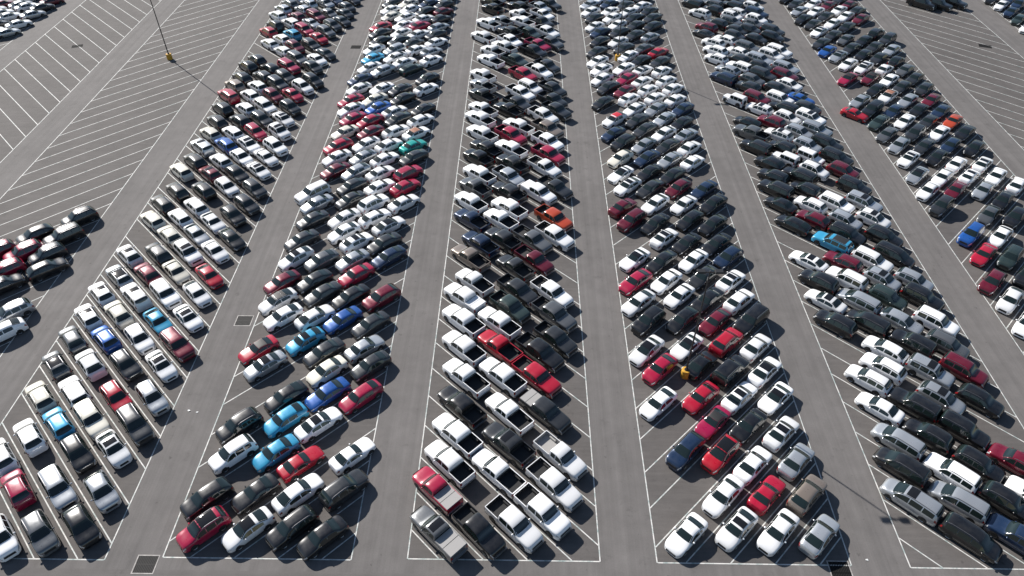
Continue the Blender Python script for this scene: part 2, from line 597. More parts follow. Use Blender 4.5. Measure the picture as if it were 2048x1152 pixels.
SED_T = [(-2.37, .60), (-2.33, .86), (-2.22, .98), (-1.95, 1.045), (-1.62, 1.075), (-.95, 1.37), (-.45, 1.435), (.10, 1.43), (.42, 1.375), (1.05, 1.03), (1.25, .975), (1.95, .84), (2.22, .70), (2.32, .58), (2.37, .44)]
SED_B = [(-2.37, .58), (-2.3, .80), (-2.1, .92), (-1.5, .965), (0, .925), (1.0, .90), (1.3, .875), (1.95, .765), (2.22, .63), (2.37, .42)]
SED_W = [(-2.37, .62), (-2.33, .74), (-2.2, .83), (-1.8, .895), (-1, .92), (1.0, .92), (1.8, .89), (2.1, .83), (2.28, .70), (2.37, .52)]
FAST_T = [(-2.37, .60), (-2.33, .90), (-2.2, 1.04), (-1.95, 1.10), (-1.80, 1.13), (-1.0, 1.38), (-.45, 1.45), (.10, 1.445), (.42, 1.39), (1.05, 1.04), (1.25, .985), (1.95, .85), (2.22, .71), (2.32, .58), (2.37, .44)]
SUV_T = [(-2.33, .62), (-2.30, .98), (-2.20, 1.12), (-1.86, 1.55), (-1.68, 1.645), (-1.2, 1.70), (-.5, 1.72), (.1, 1.69), (.42, 1.62), (1.08, 1.20), (1.30, 1.14), (1.95, 1.03), (2.18, .92), (2.28, .76), (2.33, .50)]
SUV_B = [(-2.33, .60), (-2.28, .92), (-2.1, 1.06), (-1.5, 1.115), (0, 1.06), (1.1, 1.035), (1.4, 1.02), (1.95, .94), (2.2, .80), (2.33, .48)]
SUV_W = [(-2.33, .74), (-2.28, .84), (-2.1, .90), (-1.6, .935), (-.8, .945), (1.0, .945), (1.7, .925), (2.05, .87), (2.24, .76), (2.33, .58)]
BIG_T = [(-2.5, .65), (-2.48, 1.1), (-2.42, 1.22), (-2.22, 1.66), (-2.08, 1.755), (-1.4, 1.80), (-.5, 1.81), (.2, 1.78), (.48, 1.71), (1.05, 1.27), (1.25, 1.22), (2.0, 1.13), (2.3, 1.04), (2.44, .85), (2.5, .50)]
BIG_B = [(-2.5, .62), (-2.46, 1.05), (-2.3, 1.13), (-1.5, 1.155), (0, 1.12), (1.1, 1.10), (1.4, 1.09), (2.0, 1.03), (2.35, .90), (2.5, .48)]
BIG_W = [(-2.5, .86), (-2.45, .92), (-2.2, .965), (-1.6, .985), (1.0, .985), (1.9, .965), (2.25, .91), (2.42, .82), (2.5, .66)]
VAN_T = [(-2.55, .62), (-2.52, 1.05), (-2.45, 1.18), (-2.25, 1.60), (-2.1, 1.69), (-1.3, 1.75), (-.2, 1.75), (.5, 1.68), (.75, 1.60), (1.55, 1.13), (1.75, 1.06), (2.2, .93), (2.42, .78), (2.52, .60), (2.55, .45)]
VAN_B = [(-2.55, .60), (-2.5, .98), (-2.2, 1.08), (-1.0, 1.06), (.5, 1.01), (1.5, .98), (1.8, .95), (2.25, .82), (2.45, .66), (2.55, .43)]
VAN_W = [(-2.55, .80), (-2.5, .88), (-2.2, .96), (-1.6, .985), (1.0, .985), (1.8, .95), (2.2, .87), (2.45, .74), (2.55, .55)]
CPE_T = [(-2.25, .60), (-2.21, .88), (-2.1, .97), (-1.85, 1.00), (-1.62, 1.02), (-.95, 1.26), (-.55, 1.31), (-.15, 1.30), (.12, 1.24), (.72, .97), (.95, .93), (1.8, .80), (2.08, .66), (2.2, .54), (2.25, .42)]
CPE_B = [(-2.25, .58), (-2.18, .82), (-1.9, .91), (-1.3, .935), (0, .875), (.8, .855), (1.1, .84), (1.8, .735), (2.08, .60), (2.25, .40)]
CPE_W = [(-2.25, .66), (-2.2, .78), (-2.05, .86), (-1.6, .925), (-1, .93), (-.2, .905), (.9, .915), (1.6, .90), (1.95, .83), (2.16, .70), (2.25, .52)]
PCK_T = [(-2.9, 1.0), (-1.22, 1.40), (-1.17, 1.72), (-1.08, 1.83), (-.6, 1.90), (.0, 1.90), (.42, 1.86), (.66, 1.78), (1.20, 1.33), (1.40, 1.27), (2.2, 1.20), (2.62, 1.12), (2.80, .98), (2.88, .80), (2.9, .55)]
PCK_B = [(-2.9, .95), (-1.3, 1.24), (-1.17, 1.24), (0, 1.21), (1.2, 1.19), (1.5, 1.18), (2.2, 1.11), (2.65, 1.0), (2.82, .82), (2.9, .52)]
PCK_W = [(-2.9, .955), (-2.8, .97), (-1.2, .985), (1.2, .99), (2.1, .975), (2.5, .94), (2.75, .86), (2.9, .74)]
JEP_T = [(-2.05, .62), (-2.04, 1.1), (-2.0, 1.75), (-1.9, 1.83), (-1.0, 1.85), (.35, 1.83), (.45, 1.78), (.78, 1.22), (.85, 1.17), (1.9, 1.09), (1.98, 1.0), (2.02, .7), (2.05, .55)]
JEP_B = [(-2.05, .60), (-2.02, 1.05), (-1.9, 1.14), (0, 1.14), (.8, 1.13), (1.9, 1.05), (2.0, .95), (2.05, .5)]
JEP_W = [(-2.05, .74), (-2.0, .78), (.7, .78), (1.2, .70), (1.95, .64), (2.05, .60)]

PC1_T = [(-2.9, 1.0), (-.74, 1.36), (-.70, 1.70), (-.62, 1.80), (-.3, 1.85), (.1, 1.86), (.42, 1.82), (.66, 1.74), (1.20, 1.29), (1.40, 1.23), (2.2, 1.15), (2.62, 1.06), (2.80, .92), (2.88, .76), (2.9, .55)]
PC1_B = [(-2.9, .95), (-.8, 1.20), (-.7, 1.20), (0, 1.18), (1.2, 1.15), (1.5, 1.14), (2.2, 1.06), (2.65, .95), (2.82, .78), (2.9, .52)]
HAT_T = [(-2.37, .60), (-2.33, .92), (-2.24, 1.06), (-2.05, 1.17), (-1.15, 1.42), (-.5, 1.47), (.15, 1.465), (.48, 1.41), (1.12, 1.05), (1.32, .99), (1.95, .86), (2.22, .71), (2.32, .58), (2.37, .44)]
CUV_T = [(-2.33, .62), (-2.30, .98), (-2.2, 1.13), (-1.45, 1.545), (-1.1, 1.60), (-.5, 1.64), (.1, 1.62), (.40, 1.56), (1.10, 1.16), (1.32, 1.10), (1.95, 1.00), (2.18, .90), (2.28, .74), (2.33, .50)]

SPECS = {
    's0': (Shape(SED_T, SED_B, SED_W), dict(kind='car', cowl=1.10, roof_front=.38, roof_rear=-.88, rear_base=-1.62, side=[(-.08, .86), (-1.10, -.16)], axles=(-1.38, 1.42), wheel_r=.33, grille=(.48, .45))),
    's1': (Shape(FAST_T, SED_B, SED_W), dict(kind='car', cowl=1.10, roof_front=.38, roof_rear=-.95, rear_base=-1.86, side=[(-.08, .86), (-1.25, -.16)], axles=(-1.38, 1.42), wheel_r=.335, grille=(.50, .40))),
    'u0': (Shape(SUV_T, SUV_B, SUV_W, .24, .36), dict(kind='car', clad=True, cowl=1.14, roof_front=.36, roof_rear=-1.66, rear_base=-2.17, side=[(-.02, .92), (-.95, -.10), (-1.72, -1.05)], axles=(-1.33, 1.38), wheel_r=.36, grille=(.68, .48), rails=True)),
    'u1': (Shape(BIG_T, BIG_B, BIG_W, .28, .30), dict(kind='car', cowl=1.10, roof_front=.42, roof_rear=-2.08, rear_base=-2.40, side=[(-.02, .92), (-1.00, -.10), (-2.02, -1.10)], axles=(-1.42, 1.50), wheel_r=.39, grille=(.80, .58), rails=True)),
    'v0': (Shape(VAN_T, VAN_B, VAN_W, .20, .34), dict(kind='car', cowl=1.60, roof_front=.70, roof_rear=-2.10, rear_base=-2.42, side=[(.10, 1.30), (-1.05, .02), (-2.10, -1.14)], axles=(-1.50, 1.55), wheel_r=.34, grille=(.52, .42), rails=True)),
    'c0': (Shape(CPE_T, CPE_B, CPE_W, .18, .45), dict(kind='car', cowl=.78, roof_front=.08, roof_rear=-.90, rear_base=-1.62, side=[(-.72, .55), (-1.12, -.80)], axles=(-1.32, 1.38), wheel_r=.34, grille=(.42, .50))),
    'p0': (Shape(PCK_T, PCK_B, PCK_W, .34, .20), dict(kind='pickup', cab_back=-1.20, rail=1.34, cowl=1.25, roof_front=.62, roof_rear=-1.05, rear_base=-1.2, side=[(-.02, 1.02), (-1.0, -.12)], axles=(-1.85, 1.83), wheel_r=.40, grille=(.84, .62))),
    'p1': (Shape(PC1_T, PC1_B, PCK_W, .34, .20), dict(kind='pickup', cab_back=-.72, rail=1.30, cowl=1.25, roof_front=.62, roof_rear=-.58, rear_base=-.72, side=[(.10, 1.02), (-.52, .02)], axles=(-1.85, 1.83), wheel_r=.38, grille=(.84, .62))),
    's2': (Shape(HAT_T, SED_B, SED_W), dict(kind='car', cowl=1.16, roof_front=.46, roof_rear=-1.15, rear_base=-1.98, side=[(-.02, .92), (-1.05, -.10)], axles=(-1.40, 1.40), wheel_r=.33, grille=(.52, .45))),
    'u2': (Shape(CUV_T, SUV_B, SUV_W, .24, .38), dict(kind='car', clad=True, cowl=1.16, roof_front=.34, roof_rear=-1.40, rear_base=-2.14, side=[(-.04, .94), (-.98, -.12), (-1.55, -1.08)], axles=(-1.33, 1.38), wheel_r=.37, grille=(.62, .50))),
    'j0': (Shape(JEP_T, JEP_B, JEP_W, .40, .12), dict(kind='car', cowl=.80, roof_front=.44, roof_rear=-1.92, rear_base=-2.02, side=[(-.12, .52), (-.98, -.20), (-1.86, -1.06)], axles=(-1.25, 1.32), wheel_r=.40, grille=(.78, .42), spare=True)),
}
KIND = {k: build_kind(*v) for k, v in SPECS.items()}

# each entry: block, stall row (999 none), style, colour, nose (0 away, 1 towards the camera side, 2 across), two options (0 none), x, y
CARS = (
(6,999,4,6,2,0,0,55.24,109.30),(5,45,1,0,1,0,0,46.81,131.21),(5,45,1,3,1,0,0,43.23,134.84),(5,45,1,0,0,0,0,39.65,138.29),
(5,45,0,4,0,0,0,35.99,141.59),(1,2,0,0,1,1,0,-39.01,52.34),(1,2,1,0,1,0,0,-42.95,56.26),(1,2,1,1,0,0,0,-47.01,60.27),
(1,2,1,0,0,1,0,-50.49,63.67),(3,19,2,3,1,0,0,1.56,74.95),(3,19,2,0,0,0,0,-2.75,79.08),(3,19,2,0,0,0,0,-7.08,83.19),
(6,8,0,0,1,1,0,58.72,95.53),(6,8,0,4,1,0,0,62.61,99.30),(6,8,0,0,1,0,0,66.58,103.34),(6,8,4,11,1,0,0,70.31,107.05),
(4,21,1,5,1,0,0,15.88,99.73),(4,21,0,4,1,0,0,19.80,103.68),(4,21,0,2,1,0,0,23.38,107.14),(4,21,0,10,1,0,0,26.97,110.58),
(5,32,1,0,1,1,0,47.91,80.02),(5,32,1,0,1,0,0,44.02,83.55),(5,32,1,5,0,0,0,40.63,87.04),(5,32,1,5,0,0,0,36.99,90.41),
(4,1,0,2,0,0,0,26.80,33.38),(5,19,1,10,0,0,0,44.12,33.30),(5,19,3,2,0,0,0,40.48,36.86),(5,19,3,5,0,0,0,36.66,40.56),
(1,12,0,0,1,1,0,-38.98,90.94),(1,12,1,0,1,0,0,-42.54,94.39),(1,12,1,8,0,0,0,-45.96,97.85),(1,12,1,1,0,0,0,-49.50,101.26),
(6,7,0,2,1,2,0,58.35,91.23),(6,7,0,5,1,0,0,63.26,96.10),(6,7,0,10,1,0,0,66.78,99.61),(6,7,0,5,1,0,0,70.81,103.67),
(1,6,0,6,1,0,0,-38.63,67.23),(1,6,1,0,1,1,0,-42.68,71.48),(1,6,1,1,0,0,0,-46.41,75.07),(1,6,1,1,0,0,0,-49.95,78.41),
(4,10,0,0,1,2,0,14.17,55.42),(4,10,0,5,1,0,0,18.90,60.26),(4,10,0,5,1,0,0,22.44,63.75),(4,10,0,0,0,1,0,25.97,67.26),
(1,4,0,0,1,1,0,-38.69,59.80),(1,4,1,0,1,0,0,-42.72,63.68),(1,4,1,7,0,0,0,-46.37,67.40),(1,4,1,0,0,1,0,-50.08,70.93),
(3,17,2,0,1,0,0,3.87,64.63),(3,17,2,4,0,0,0,-0.69,69.28),(3,17,2,10,0,0,0,-5.30,73.98),(1,-1,0,0,1,1,0,-39.66,41.52),
(1,-1,1,1,1,0,0,-43.25,44.92),(1,-1,1,0,0,0,0,-46.65,48.41),(1,-1,1,3,0,2,0,-50.45,52.17),(6,3,1,8,1,0,0,59.65,76.86),
(6,3,0,3,1,0,0,64.14,81.41),(6,3,0,5,1,0,0,67.70,84.88),(6,3,0,0,0,0,0,71.70,88.80),(2,43,0,4,1,0,0,-28.39,140.54),
(2,43,0,0,1,0,0,-24.36,144.65),(2,43,0,0,0,0,0,-20.49,148.10),(2,43,0,7,0,0,0,-16.74,152.00),(1,19,1,0,1,0,0,-38.48,117.33),
(1,19,1,4,1,0,0,-42.50,121.20),(1,19,1,5,0,0,0,-46.07,124.52),(1,19,1,5,0,0,0,-49.53,128.12),(4,29,0,0,1,0,0,14.01,128.57),
(4,29,0,4,1,0,0,19.46,134.25),(4,29,0,2,0,0,0,25.22,139.67),(0,33,1,6,1,0,0,-64.43,67.72),(0,33,1,4,1,0,0,-60.71,70.90),
(3,31,2,4,1,0,0,5.28,117.01),(3,31,2,6,1,0,0,0.18,122.58),(3,31,2,0,0,0,0,-5.96,128.33),(1,17,1,4,1,0,0,-38.85,109.87),
(1,17,1,7,1,0,0,-42.78,113.99),(1,17,1,0,0,0,0,-46.38,117.27),(1,17,1,5,0,0,0,-50.26,121.04),(6,11,0,13,1,0,0,58.25,106.68),
(6,11,0,10,1,0,0,61.91,110.34),(6,11,0,2,1,0,0,65.84,114.22),(6,11,0,4,1,0,0,70.34,118.51),(1,13,0,0,1,0,0,-38.90,94.66),
(1,13,1,0,1,1,0,-42.46,98.06),(1,13,1,0,0,0,0,-45.95,101.45),(1,13,1,5,0,0,0,-49.66,105.12),(6,9,0,2,1,0,0,58.82,99.58),
(6,9,1,4,1,0,0,62.62,103.10),(6,9,0,4,1,0,0,66.34,107.01),(6,9,0,10,1,0,0,69.87,110.51),(6,19,0,4,1,0,0,58.07,137.37),
(6,19,0,4,1,0,0,61.50,141.09),(6,19,0,5,1,0,0,65.53,145.18),(6,19,0,7,1,0,0,69.73,149.23),(5,30,3,5,1,0,0,47.86,72.35),
(5,30,1,5,1,0,0,43.28,76.58),(5,30,1,7,0,0,0,39.72,79.97),(5,30,0,5,0,0,0,36.21,83.42),(1,15,1,0,1,1,0,-38.65,101.95),
(1,15,1,4,1,0,0,-42.61,106.03),(1,15,1,0,0,0,0,-46.17,109.34),(1,15,1,6,0,0,0,-50.56,114.04),(1,16,0,0,1,1,0,-39.13,106.29),
(1,16,1,0,1,0,0,-43.06,110.15),(1,16,1,0,0,0,0,-46.75,113.93),(1,16,1,12,0,0,0,-50.52,117.64),(2,28,0,2,1,0,0,-28.53,82.53),
(2,28,0,4,1,0,0,-24.44,87.00),(2,28,0,0,0,0,0,-20.77,90.49),(2,28,0,4,1,0,0,-16.41,94.76),(3,25,2,6,1,0,0,4.14,95.64),
(3,25,2,6,1,0,0,-1.68,101.22),(3,25,2,0,0,0,0,-6.89,106.44),(2,35,0,0,1,0,0,-28.62,109.51),(2,35,0,1,1,0,0,-25.17,113.09),
(2,35,0,4,1,0,0,-21.32,116.86),(2,35,0,5,1,0,0,-16.97,120.97),(4,22,0,10,1,0,0,14.59,102.32),(4,22,0,4,1,0,0,18.91,106.65),
(4,22,0,2,1,0,0,22.48,110.55),(4,22,0,0,0,0,0,26.26,113.80),(4,34,0,5,1,0,0,14.84,148.96),(4,34,0,0,1,0,0,18.33,152.50),
(4,34,0,4,1,0,0,21.97,155.88),(4,34,0,5,0,0,0,26.12,159.85),(1,14,1,0,1,0,0,-38.16,97.50),(1,14,1,6,1,0,0,-42.48,101.93),
(1,14,1,5,0,0,0,-45.96,105.33),(1,14,1,5,0,0,0,-50.21,109.54),(1,27,0,4,1,0,0,-37.19,146.69),(1,27,0,3,1,0,0,-40.55,150.36),
(1,27,1,2,0,0,0,-45.94,155.44),(1,27,1,0,0,0,0,-49.42,158.86),(1,25,1,3,1,0,0,-39.28,141.10),(1,25,0,2,1,0,0,-43.18,145.43),
(1,25,1,7,0,0,0,-46.95,148.62),(1,25,1,2,0,0,0,-50.71,152.32),(6,10,0,3,1,0,0,58.12,102.82),(6,10,0,0,1,0,0,62.54,107.04),
(6,10,0,5,1,0,0,66.31,110.86),(6,10,0,7,1,0,0,69.84,114.35),(1,11,1,4,1,0,0,-38.18,86.06),(1,11,1,5,1,0,0,-41.85,89.80),
(1,11,1,0,0,0,0,-45.31,93.23),(1,11,1,2,0,1,0,-49.52,97.32),(3,27,2,12,1,0,0,4.17,103.39),(3,27,2,5,0,0,0,-2.26,109.56),
(3,27,2,4,0,0,0,-6.77,114.48),(5,21,1,0,0,0,0,47.60,37.37),(5,21,1,5,1,0,0,44.16,40.81),(5,21,1,5,0,0,0,40.69,44.23),
(5,21,0,0,0,0,0,37.21,47.71),(6,17,0,2,1,1,0,59.49,131.47),(6,17,0,4,1,0,0,63.07,134.92),(6,17,0,5,1,0,0,66.61,138.41),
(6,17,1,5,0,0,0,70.16,141.82),(6,15,0,6,1,3,0,58.26,122.24),(6,15,0,0,1,1,0,62.62,126.63),(6,15,0,4,1,0,0,66.79,130.68),
(6,15,0,2,1,0,0,70.50,134.38),(4,3,0,0,1,1,0,19.55,33.85),(4,3,4,6,0,0,0,23.15,37.48),(4,3,0,2,0,0,0,26.87,41.15),
(4,4,4,0,1,0,0,14.95,33.20),(4,4,0,0,1,0,0,19.02,37.18),(4,4,0,0,0,0,0,22.56,40.67),(4,4,0,0,0,1,0,26.26,44.40),
(4,11,1,5,1,0,0,14.89,59.99),(4,11,0,0,1,0,0,19.17,64.39),(4,11,0,4,1,0,0,22.71,67.88),(4,11,1,10,1,0,0,26.53,71.71),
(3,23,2,4,1,0,0,4.88,86.92),(3,23,2,4,0,0,0,-1.40,93.07),(3,23,2,5,0,0,0,-5.52,97.39),(4,35,0,0,1,0,0,14.27,152.28),
(4,35,0,10,1,0,0,18.46,156.47),(4,35,0,2,1,0,0,22.17,159.79),(4,35,0,5,0,0,0,25.65,163.69),(6,0,0,0,1,0,0,58.66,64.25),
(6,0,1,5,1,0,0,62.86,68.71),(1,24,0,6,1,0,0,-40.14,138.16),(1,24,1,6,1,0,0,-43.66,141.60),(1,24,1,0,0,0,0,-47.22,144.93),
(1,24,1,0,0,0,0,-50.99,148.98),(2,33,0,1,1,0,0,-28.23,102.04),(2,33,0,6,1,0,0,-24.83,105.66),(2,33,0,0,0,0,0,-21.22,109.08),
(1,26,1,4,1,0,0,-38.58,144.12),(1,26,1,7,1,0,0,-42.87,148.63),(1,26,1,2,0,0,0,-46.39,152.01),(1,26,1,3,0,0,0,-49.93,155.35),
(2,30,0,7,1,0,0,-27.62,91.08),(2,30,0,2,1,0,0,-24.12,94.76),(2,30,0,0,0,0,0,-20.65,98.32),(2,30,0,0,0,5,0,-16.81,102.11),
(3,41,2,4,1,0,0,5.65,155.80),(3,41,2,5,0,0,0,0.56,160.76),(1,0,1,4,1,0,0,-38.58,44.28),(1,0,1,6,1,0,0,-41.97,47.78),
(1,0,1,0,0,0,0,-46.81,52.42),(1,0,1,3,0,0,0,-50.47,56.05),(3,13,2,6,1,0,0,1.89,51.28),(3,13,2,6,0,0,0,-2.28,55.55),
(3,13,2,0,0,0,0,-6.59,59.68),(3,32,2,0,1,0,0,3.03,123.80),(3,32,2,13,1,0,0,-1.30,128.17),(3,32,2,0,0,0,0,-5.69,132.32),
(1,-4,1,3,1,0,0,-42.34,32.48),(1,-4,1,6,0,0,0,-46.71,36.91),(1,-4,1,0,0,0,0,-50.12,40.39),(6,21,0,4,1,0,0,59.08,146.43),
(6,21,0,4,1,0,0,62.89,150.47),(6,21,0,0,1,0,0,66.67,153.72),(6,21,0,7,0,0,0,70.14,157.28),(6,2,0,6,1,0,0,59.58,72.92),
(6,2,0,0,1,0,0,63.37,76.57),(6,2,1,5,1,0,0,67.38,80.78),(4,2,0,0,1,0,0,23.16,33.59),(4,2,1,12,0,0,0,26.81,37.40),
(5,44,1,2,1,0,0,48.12,125.98),(5,44,1,2,1,0,0,44.26,129.58),(5,44,1,0,0,0,0,40.79,133.01),(5,44,1,0,0,0,0,36.95,136.74),
(1,3,1,7,1,0,0,-38.28,55.37),(1,3,0,9,1,0,0,-41.95,59.13),(1,3,1,0,0,1,0,-46.19,63.24),(1,3,1,2,0,2,0,-49.70,66.88),
(5,46,1,0,1,0,0,48.74,133.11),(5,46,1,4,1,0,0,41.85,139.97),(5,46,1,7,0,0,0,37.06,144.35),(5,36,1,5,1,0,0,47.80,95.48),
(5,36,1,2,1,0,0,44.40,98.97),(5,36,1,0,0,1,0,40.70,102.16),(5,36,0,5,0,0,0,36.73,106.24),(5,35,1,7,1,0,0,47.64,91.87),
(5,35,5,0,1,0,0,43.83,95.31),(5,35,1,5,0,0,0,40.28,98.41),(5,35,2,3,0,0,0,36.46,102.54),(6,5,1,4,1,0,0,58.46,83.25),
(6,5,0,7,1,0,0,62.23,87.37),(6,5,0,0,0,1,0,65.76,90.87),(6,5,0,0,0,1,0,69.32,94.34),(3,11,2,0,1,8,0,4.08,41.21),
(3,11,2,0,0,0,0,-1.07,46.42),(3,11,2,0,0,0,0,-5.77,51.10),(3,18,2,7,1,0,0,1.80,70.64),(3,18,2,4,0,0,0,-2.39,74.90),
(3,18,2,10,0,0,0,-6.68,79.05),(3,35,2,6,1,0,0,2.96,135.37),(3,35,2,4,0,0,0,-2.61,141.28),(3,35,2,0,0,0,0,-7.04,145.32),
(4,19,4,0,1,2,0,14.66,90.78),(4,19,0,10,1,0,0,19.09,95.22),(4,19,0,4,1,0,0,22.66,98.68),(4,19,0,2,0,0,0,26.16,102.20),
(2,29,1,0,1,0,0,-29.67,85.06),(2,29,0,2,1,0,0,-24.48,90.64),(2,29,0,0,0,0,0,-20.69,94.28),(2,29,0,14,0,0,0,-16.83,98.16),
(4,31,0,5,1,0,0,15.05,137.41),(4,31,0,4,1,0,0,19.18,141.69),(4,31,0,4,1,0,0,22.88,145.21),(4,31,0,4,1,0,0,26.76,149.11),
(4,6,1,10,1,0,0,16.34,42.07),(4,6,4,6,1,3,0,19.62,45.56),(4,6,0,0,0,1,0,23.08,48.96),(4,6,0,0,0,2,0,26.56,52.51),
(4,16,1,7,1,0,0,15.04,79.33),(4,16,0,0,1,0,0,18.76,83.29),(4,16,0,7,1,0,0,22.59,87.20),(6,-1,0,0,1,0,0,58.69,60.34),
(3,10,2,0,1,0,0,3.40,38.03),(3,10,2,4,0,1,0,-1.05,42.58),(3,10,2,5,0,0,0,-5.99,47.22),(6,25,0,5,1,0,0,57.62,160.60),
(2,13,1,5,1,0,0,-20.16,33.35),(2,13,1,4,0,0,0,-16.21,37.35),(3,16,2,3,1,0,0,4.04,60.75),(3,16,2,4,1,0,0,-0.23,64.93),
(3,16,2,12,0,0,0,-6.46,71.08),(5,31,1,5,1,0,0,47.94,76.13),(5,31,1,2,1,0,0,44.04,79.80),(5,31,1,0,0,0,0,40.28,83.29),
(5,31,1,5,0,0,0,36.47,87.12),(3,20,2,0,1,0,0,4.52,75.65),(3,20,2,0,0,0,0,-1.68,81.78),(3,20,2,3,0,0,0,-6.62,86.78),
(4,28,0,0,1,0,0,14.39,125.10),(4,28,0,0,1,0,0,19.91,130.88),(4,28,0,3,0,0,0,23.46,134.37),(1,1,1,2,1,0,0,-38.27,47.85),
(1,1,1,4,1,0,0,-42.87,52.35),(1,1,1,8,0,0,0,-46.78,56.22),(1,1,1,0,0,1,0,-50.27,59.62),(4,7,0,6,1,0,0,18.99,48.80),
(4,7,1,5,0,0,0,22.82,52.46),(4,7,0,0,0,0,0,26.44,56.11),(6,1,1,7,1,0,0,58.08,67.52),(6,1,1,13,1,0,0,62.58,72.21),
(1,22,0,0,1,0,0,-38.41,128.64),(1,22,1,7,1,0,0,-43.71,133.74),(1,22,1,0,0,0,0,-47.12,137.21),(1,22,1,6,0,0,0,-50.73,140.75),
(6,23,0,2,1,0,0,58.31,153.44),(6,23,0,0,1,0,0,62.28,157.30),(6,23,0,2,1,0,0,66.89,161.54),(4,5,1,6,1,2,0,19.69,41.77),
(4,5,0,5,1,0,0,23.17,45.25),(4,5,4,0,1,2,0,26.77,48.86),(6,14,0,7,1,3,0,62.44,122.59),(6,14,0,0,0,0,0,66.14,125.93),
(6,14,0,5,0,0,0,69.62,129.48),(2,15,1,6,1,2,0,-28.02,33.08),(2,15,4,5,1,0,0,-24.44,36.80),(2,15,4,6,0,0,0,-20.94,40.21),
(3,21,2,11,1,0,0,4.53,79.51),(3,21,2,4,0,0,0,-1.77,85.69),(3,21,2,0,0,0,0,-6.20,90.23),(4,18,0,0,1,1,0,15.37,87.69),
(4,18,0,5,1,0,0,18.88,91.22),(4,18,0,2,1,0,0,22.45,94.67),(4,18,0,0,0,0,0,26.01,98.14),(1,23,0,4,1,0,0,-37.32,131.16),
(1,23,1,4,1,0,0,-40.89,134.80),(1,23,1,9,0,0,0,-45.75,139.83),(1,23,1,4,0,0,0,-50.24,144.08),(4,23,0,0,1,4,0,15.17,106.82),
(4,23,0,0,1,0,0,18.83,110.35),(4,23,0,0,0,0,0,22.86,114.35),(4,23,0,0,0,0,0,26.45,117.79),(2,41,0,0,1,0,0,-28.37,132.82),
(2,41,0,4,1,0,0,-24.23,136.97),(2,41,0,0,0,0,0,-20.63,140.40),(2,41,0,2,0,0,0,-16.98,143.77),(1,-2,1,2,1,0,0,-38.68,36.72),
(1,-2,1,5,1,0,0,-42.90,40.91),(1,-2,1,9,0,0,0,-46.37,44.33),(1,-2,1,1,0,0,0,-49.88,47.70),(4,12,0,0,1,0,0,14.13,63.19),
(4,12,0,0,1,0,0,18.00,67.02),(4,12,0,0,1,0,0,21.99,71.03),(4,12,0,5,1,0,0,25.58,74.47),(1,9,1,5,1,0,0,-39.39,79.68),
(1,9,1,5,0,0,0,-45.44,85.69),(1,9,1,1,0,0,0,-50.35,90.48),(3,33,2,4,1,0,0,4.56,125.99),(3,33,2,0,0,0,0,-3.59,134.15),
(3,33,2,0,0,0,0,-7.79,138.84),(2,12,0,5,1,0,0,-17.26,32.51),(5,34,1,5,1,0,0,47.87,87.74),(5,34,1,0,1,0,0,43.34,91.96),
(5,34,5,0,0,0,0,39.90,95.17),(5,34,1,5,0,0,0,36.28,98.54),(4,8,0,0,1,0,0,14.46,47.98),(4,8,0,5,0,0,0,19.83,53.42),
(4,8,1,6,0,0,0,23.33,56.87),(4,8,1,5,1,0,0,26.83,60.26),(4,17,0,7,0,0,0,14.19,82.51),(4,17,0,4,1,0,0,18.53,87.13),
(4,17,0,5,1,0,0,22.20,90.49),(4,17,0,0,0,0,0,25.82,94.20),(1,28,0,4,1,0,0,-37.21,150.51),(1,28,1,2,1,0,0,-42.42,155.82),
(1,28,1,4,0,0,0,-45.82,159.31),(1,28,1,4,0,0,0,-49.50,163.01),(3,40,2,2,1,0,0,3.63,153.93),(3,40,2,4,0,0,0,-1.23,158.29),
(3,40,2,4,0,0,0,-5.72,163.20),(2,16,1,5,1,0,0,-28.75,36.17),(2,16,0,9,1,0,0,-23.67,41.27),(2,16,0,0,0,1,0,-20.22,44.85),
(2,16,0,6,1,0,0,-16.56,48.41),(4,9,0,6,1,0,0,15.24,52.68),(4,9,4,0,1,2,0,18.72,56.10),(4,9,0,7,1,0,0,22.64,60.02),
(4,9,0,0,0,0,0,26.21,63.67),(2,17,1,0,1,0,0,-27.79,41.04),(2,17,0,9,1,0,0,-23.72,45.29),(2,17,0,8,1,0,0,-20.13,48.73),
(2,17,0,4,1,0,0,-16.22,52.68),(2,34,0,6,1,0,0,-27.75,106.53),(2,34,0,8,1,0,0,-24.17,110.11),(2,34,0,5,1,0,0,-20.45,113.42),
(2,34,0,0,0,0,0,-16.80,117.22),(6,16,0,0,1,0,0,60.24,128.07),(6,16,0,5,1,0,0,64.36,132.10),(6,16,0,4,1,0,0,67.77,135.72),
(6,16,1,4,1,0,0,71.42,139.02),(6,18,0,8,1,0,0,58.17,133.79),(6,18,0,3,1,0,0,63.36,139.10),(6,20,0,0,1,1,0,59.29,142.72),
(6,20,0,0,1,0,0,63.23,146.80),(6,20,0,0,1,0,0,67.08,150.48),(6,20,0,4,0,0,0,70.71,153.89),(5,33,1,2,1,1,0,47.85,83.73),
(5,33,1,5,0,0,0,40.70,90.45),(5,33,1,5,0,0,0,37.29,93.92),(1,18,0,6,1,0,0,-39.58,114.61),(1,18,1,4,1,0,0,-42.99,118.16),
(1,18,1,4,0,0,0,-46.61,121.42),(1,18,1,5,0,0,0,-50.45,125.43),(6,13,0,2,1,0,0,57.59,113.89),(6,13,0,5,1,0,0,61.78,118.07),
(6,13,0,0,1,0,0,65.38,121.64),(6,13,0,3,1,0,0,69.84,125.89),(6,6,0,0,1,0,0,58.19,87.05),(6,6,0,0,1,0,0,61.79,90.69),
(6,6,0,0,0,0,0,65.45,94.35),(6,6,0,5,1,0,0,70.13,98.85),(1,5,0,0,1,0,0,-39.01,63.89),(1,5,0,1,1,0,0,-43.01,67.93),
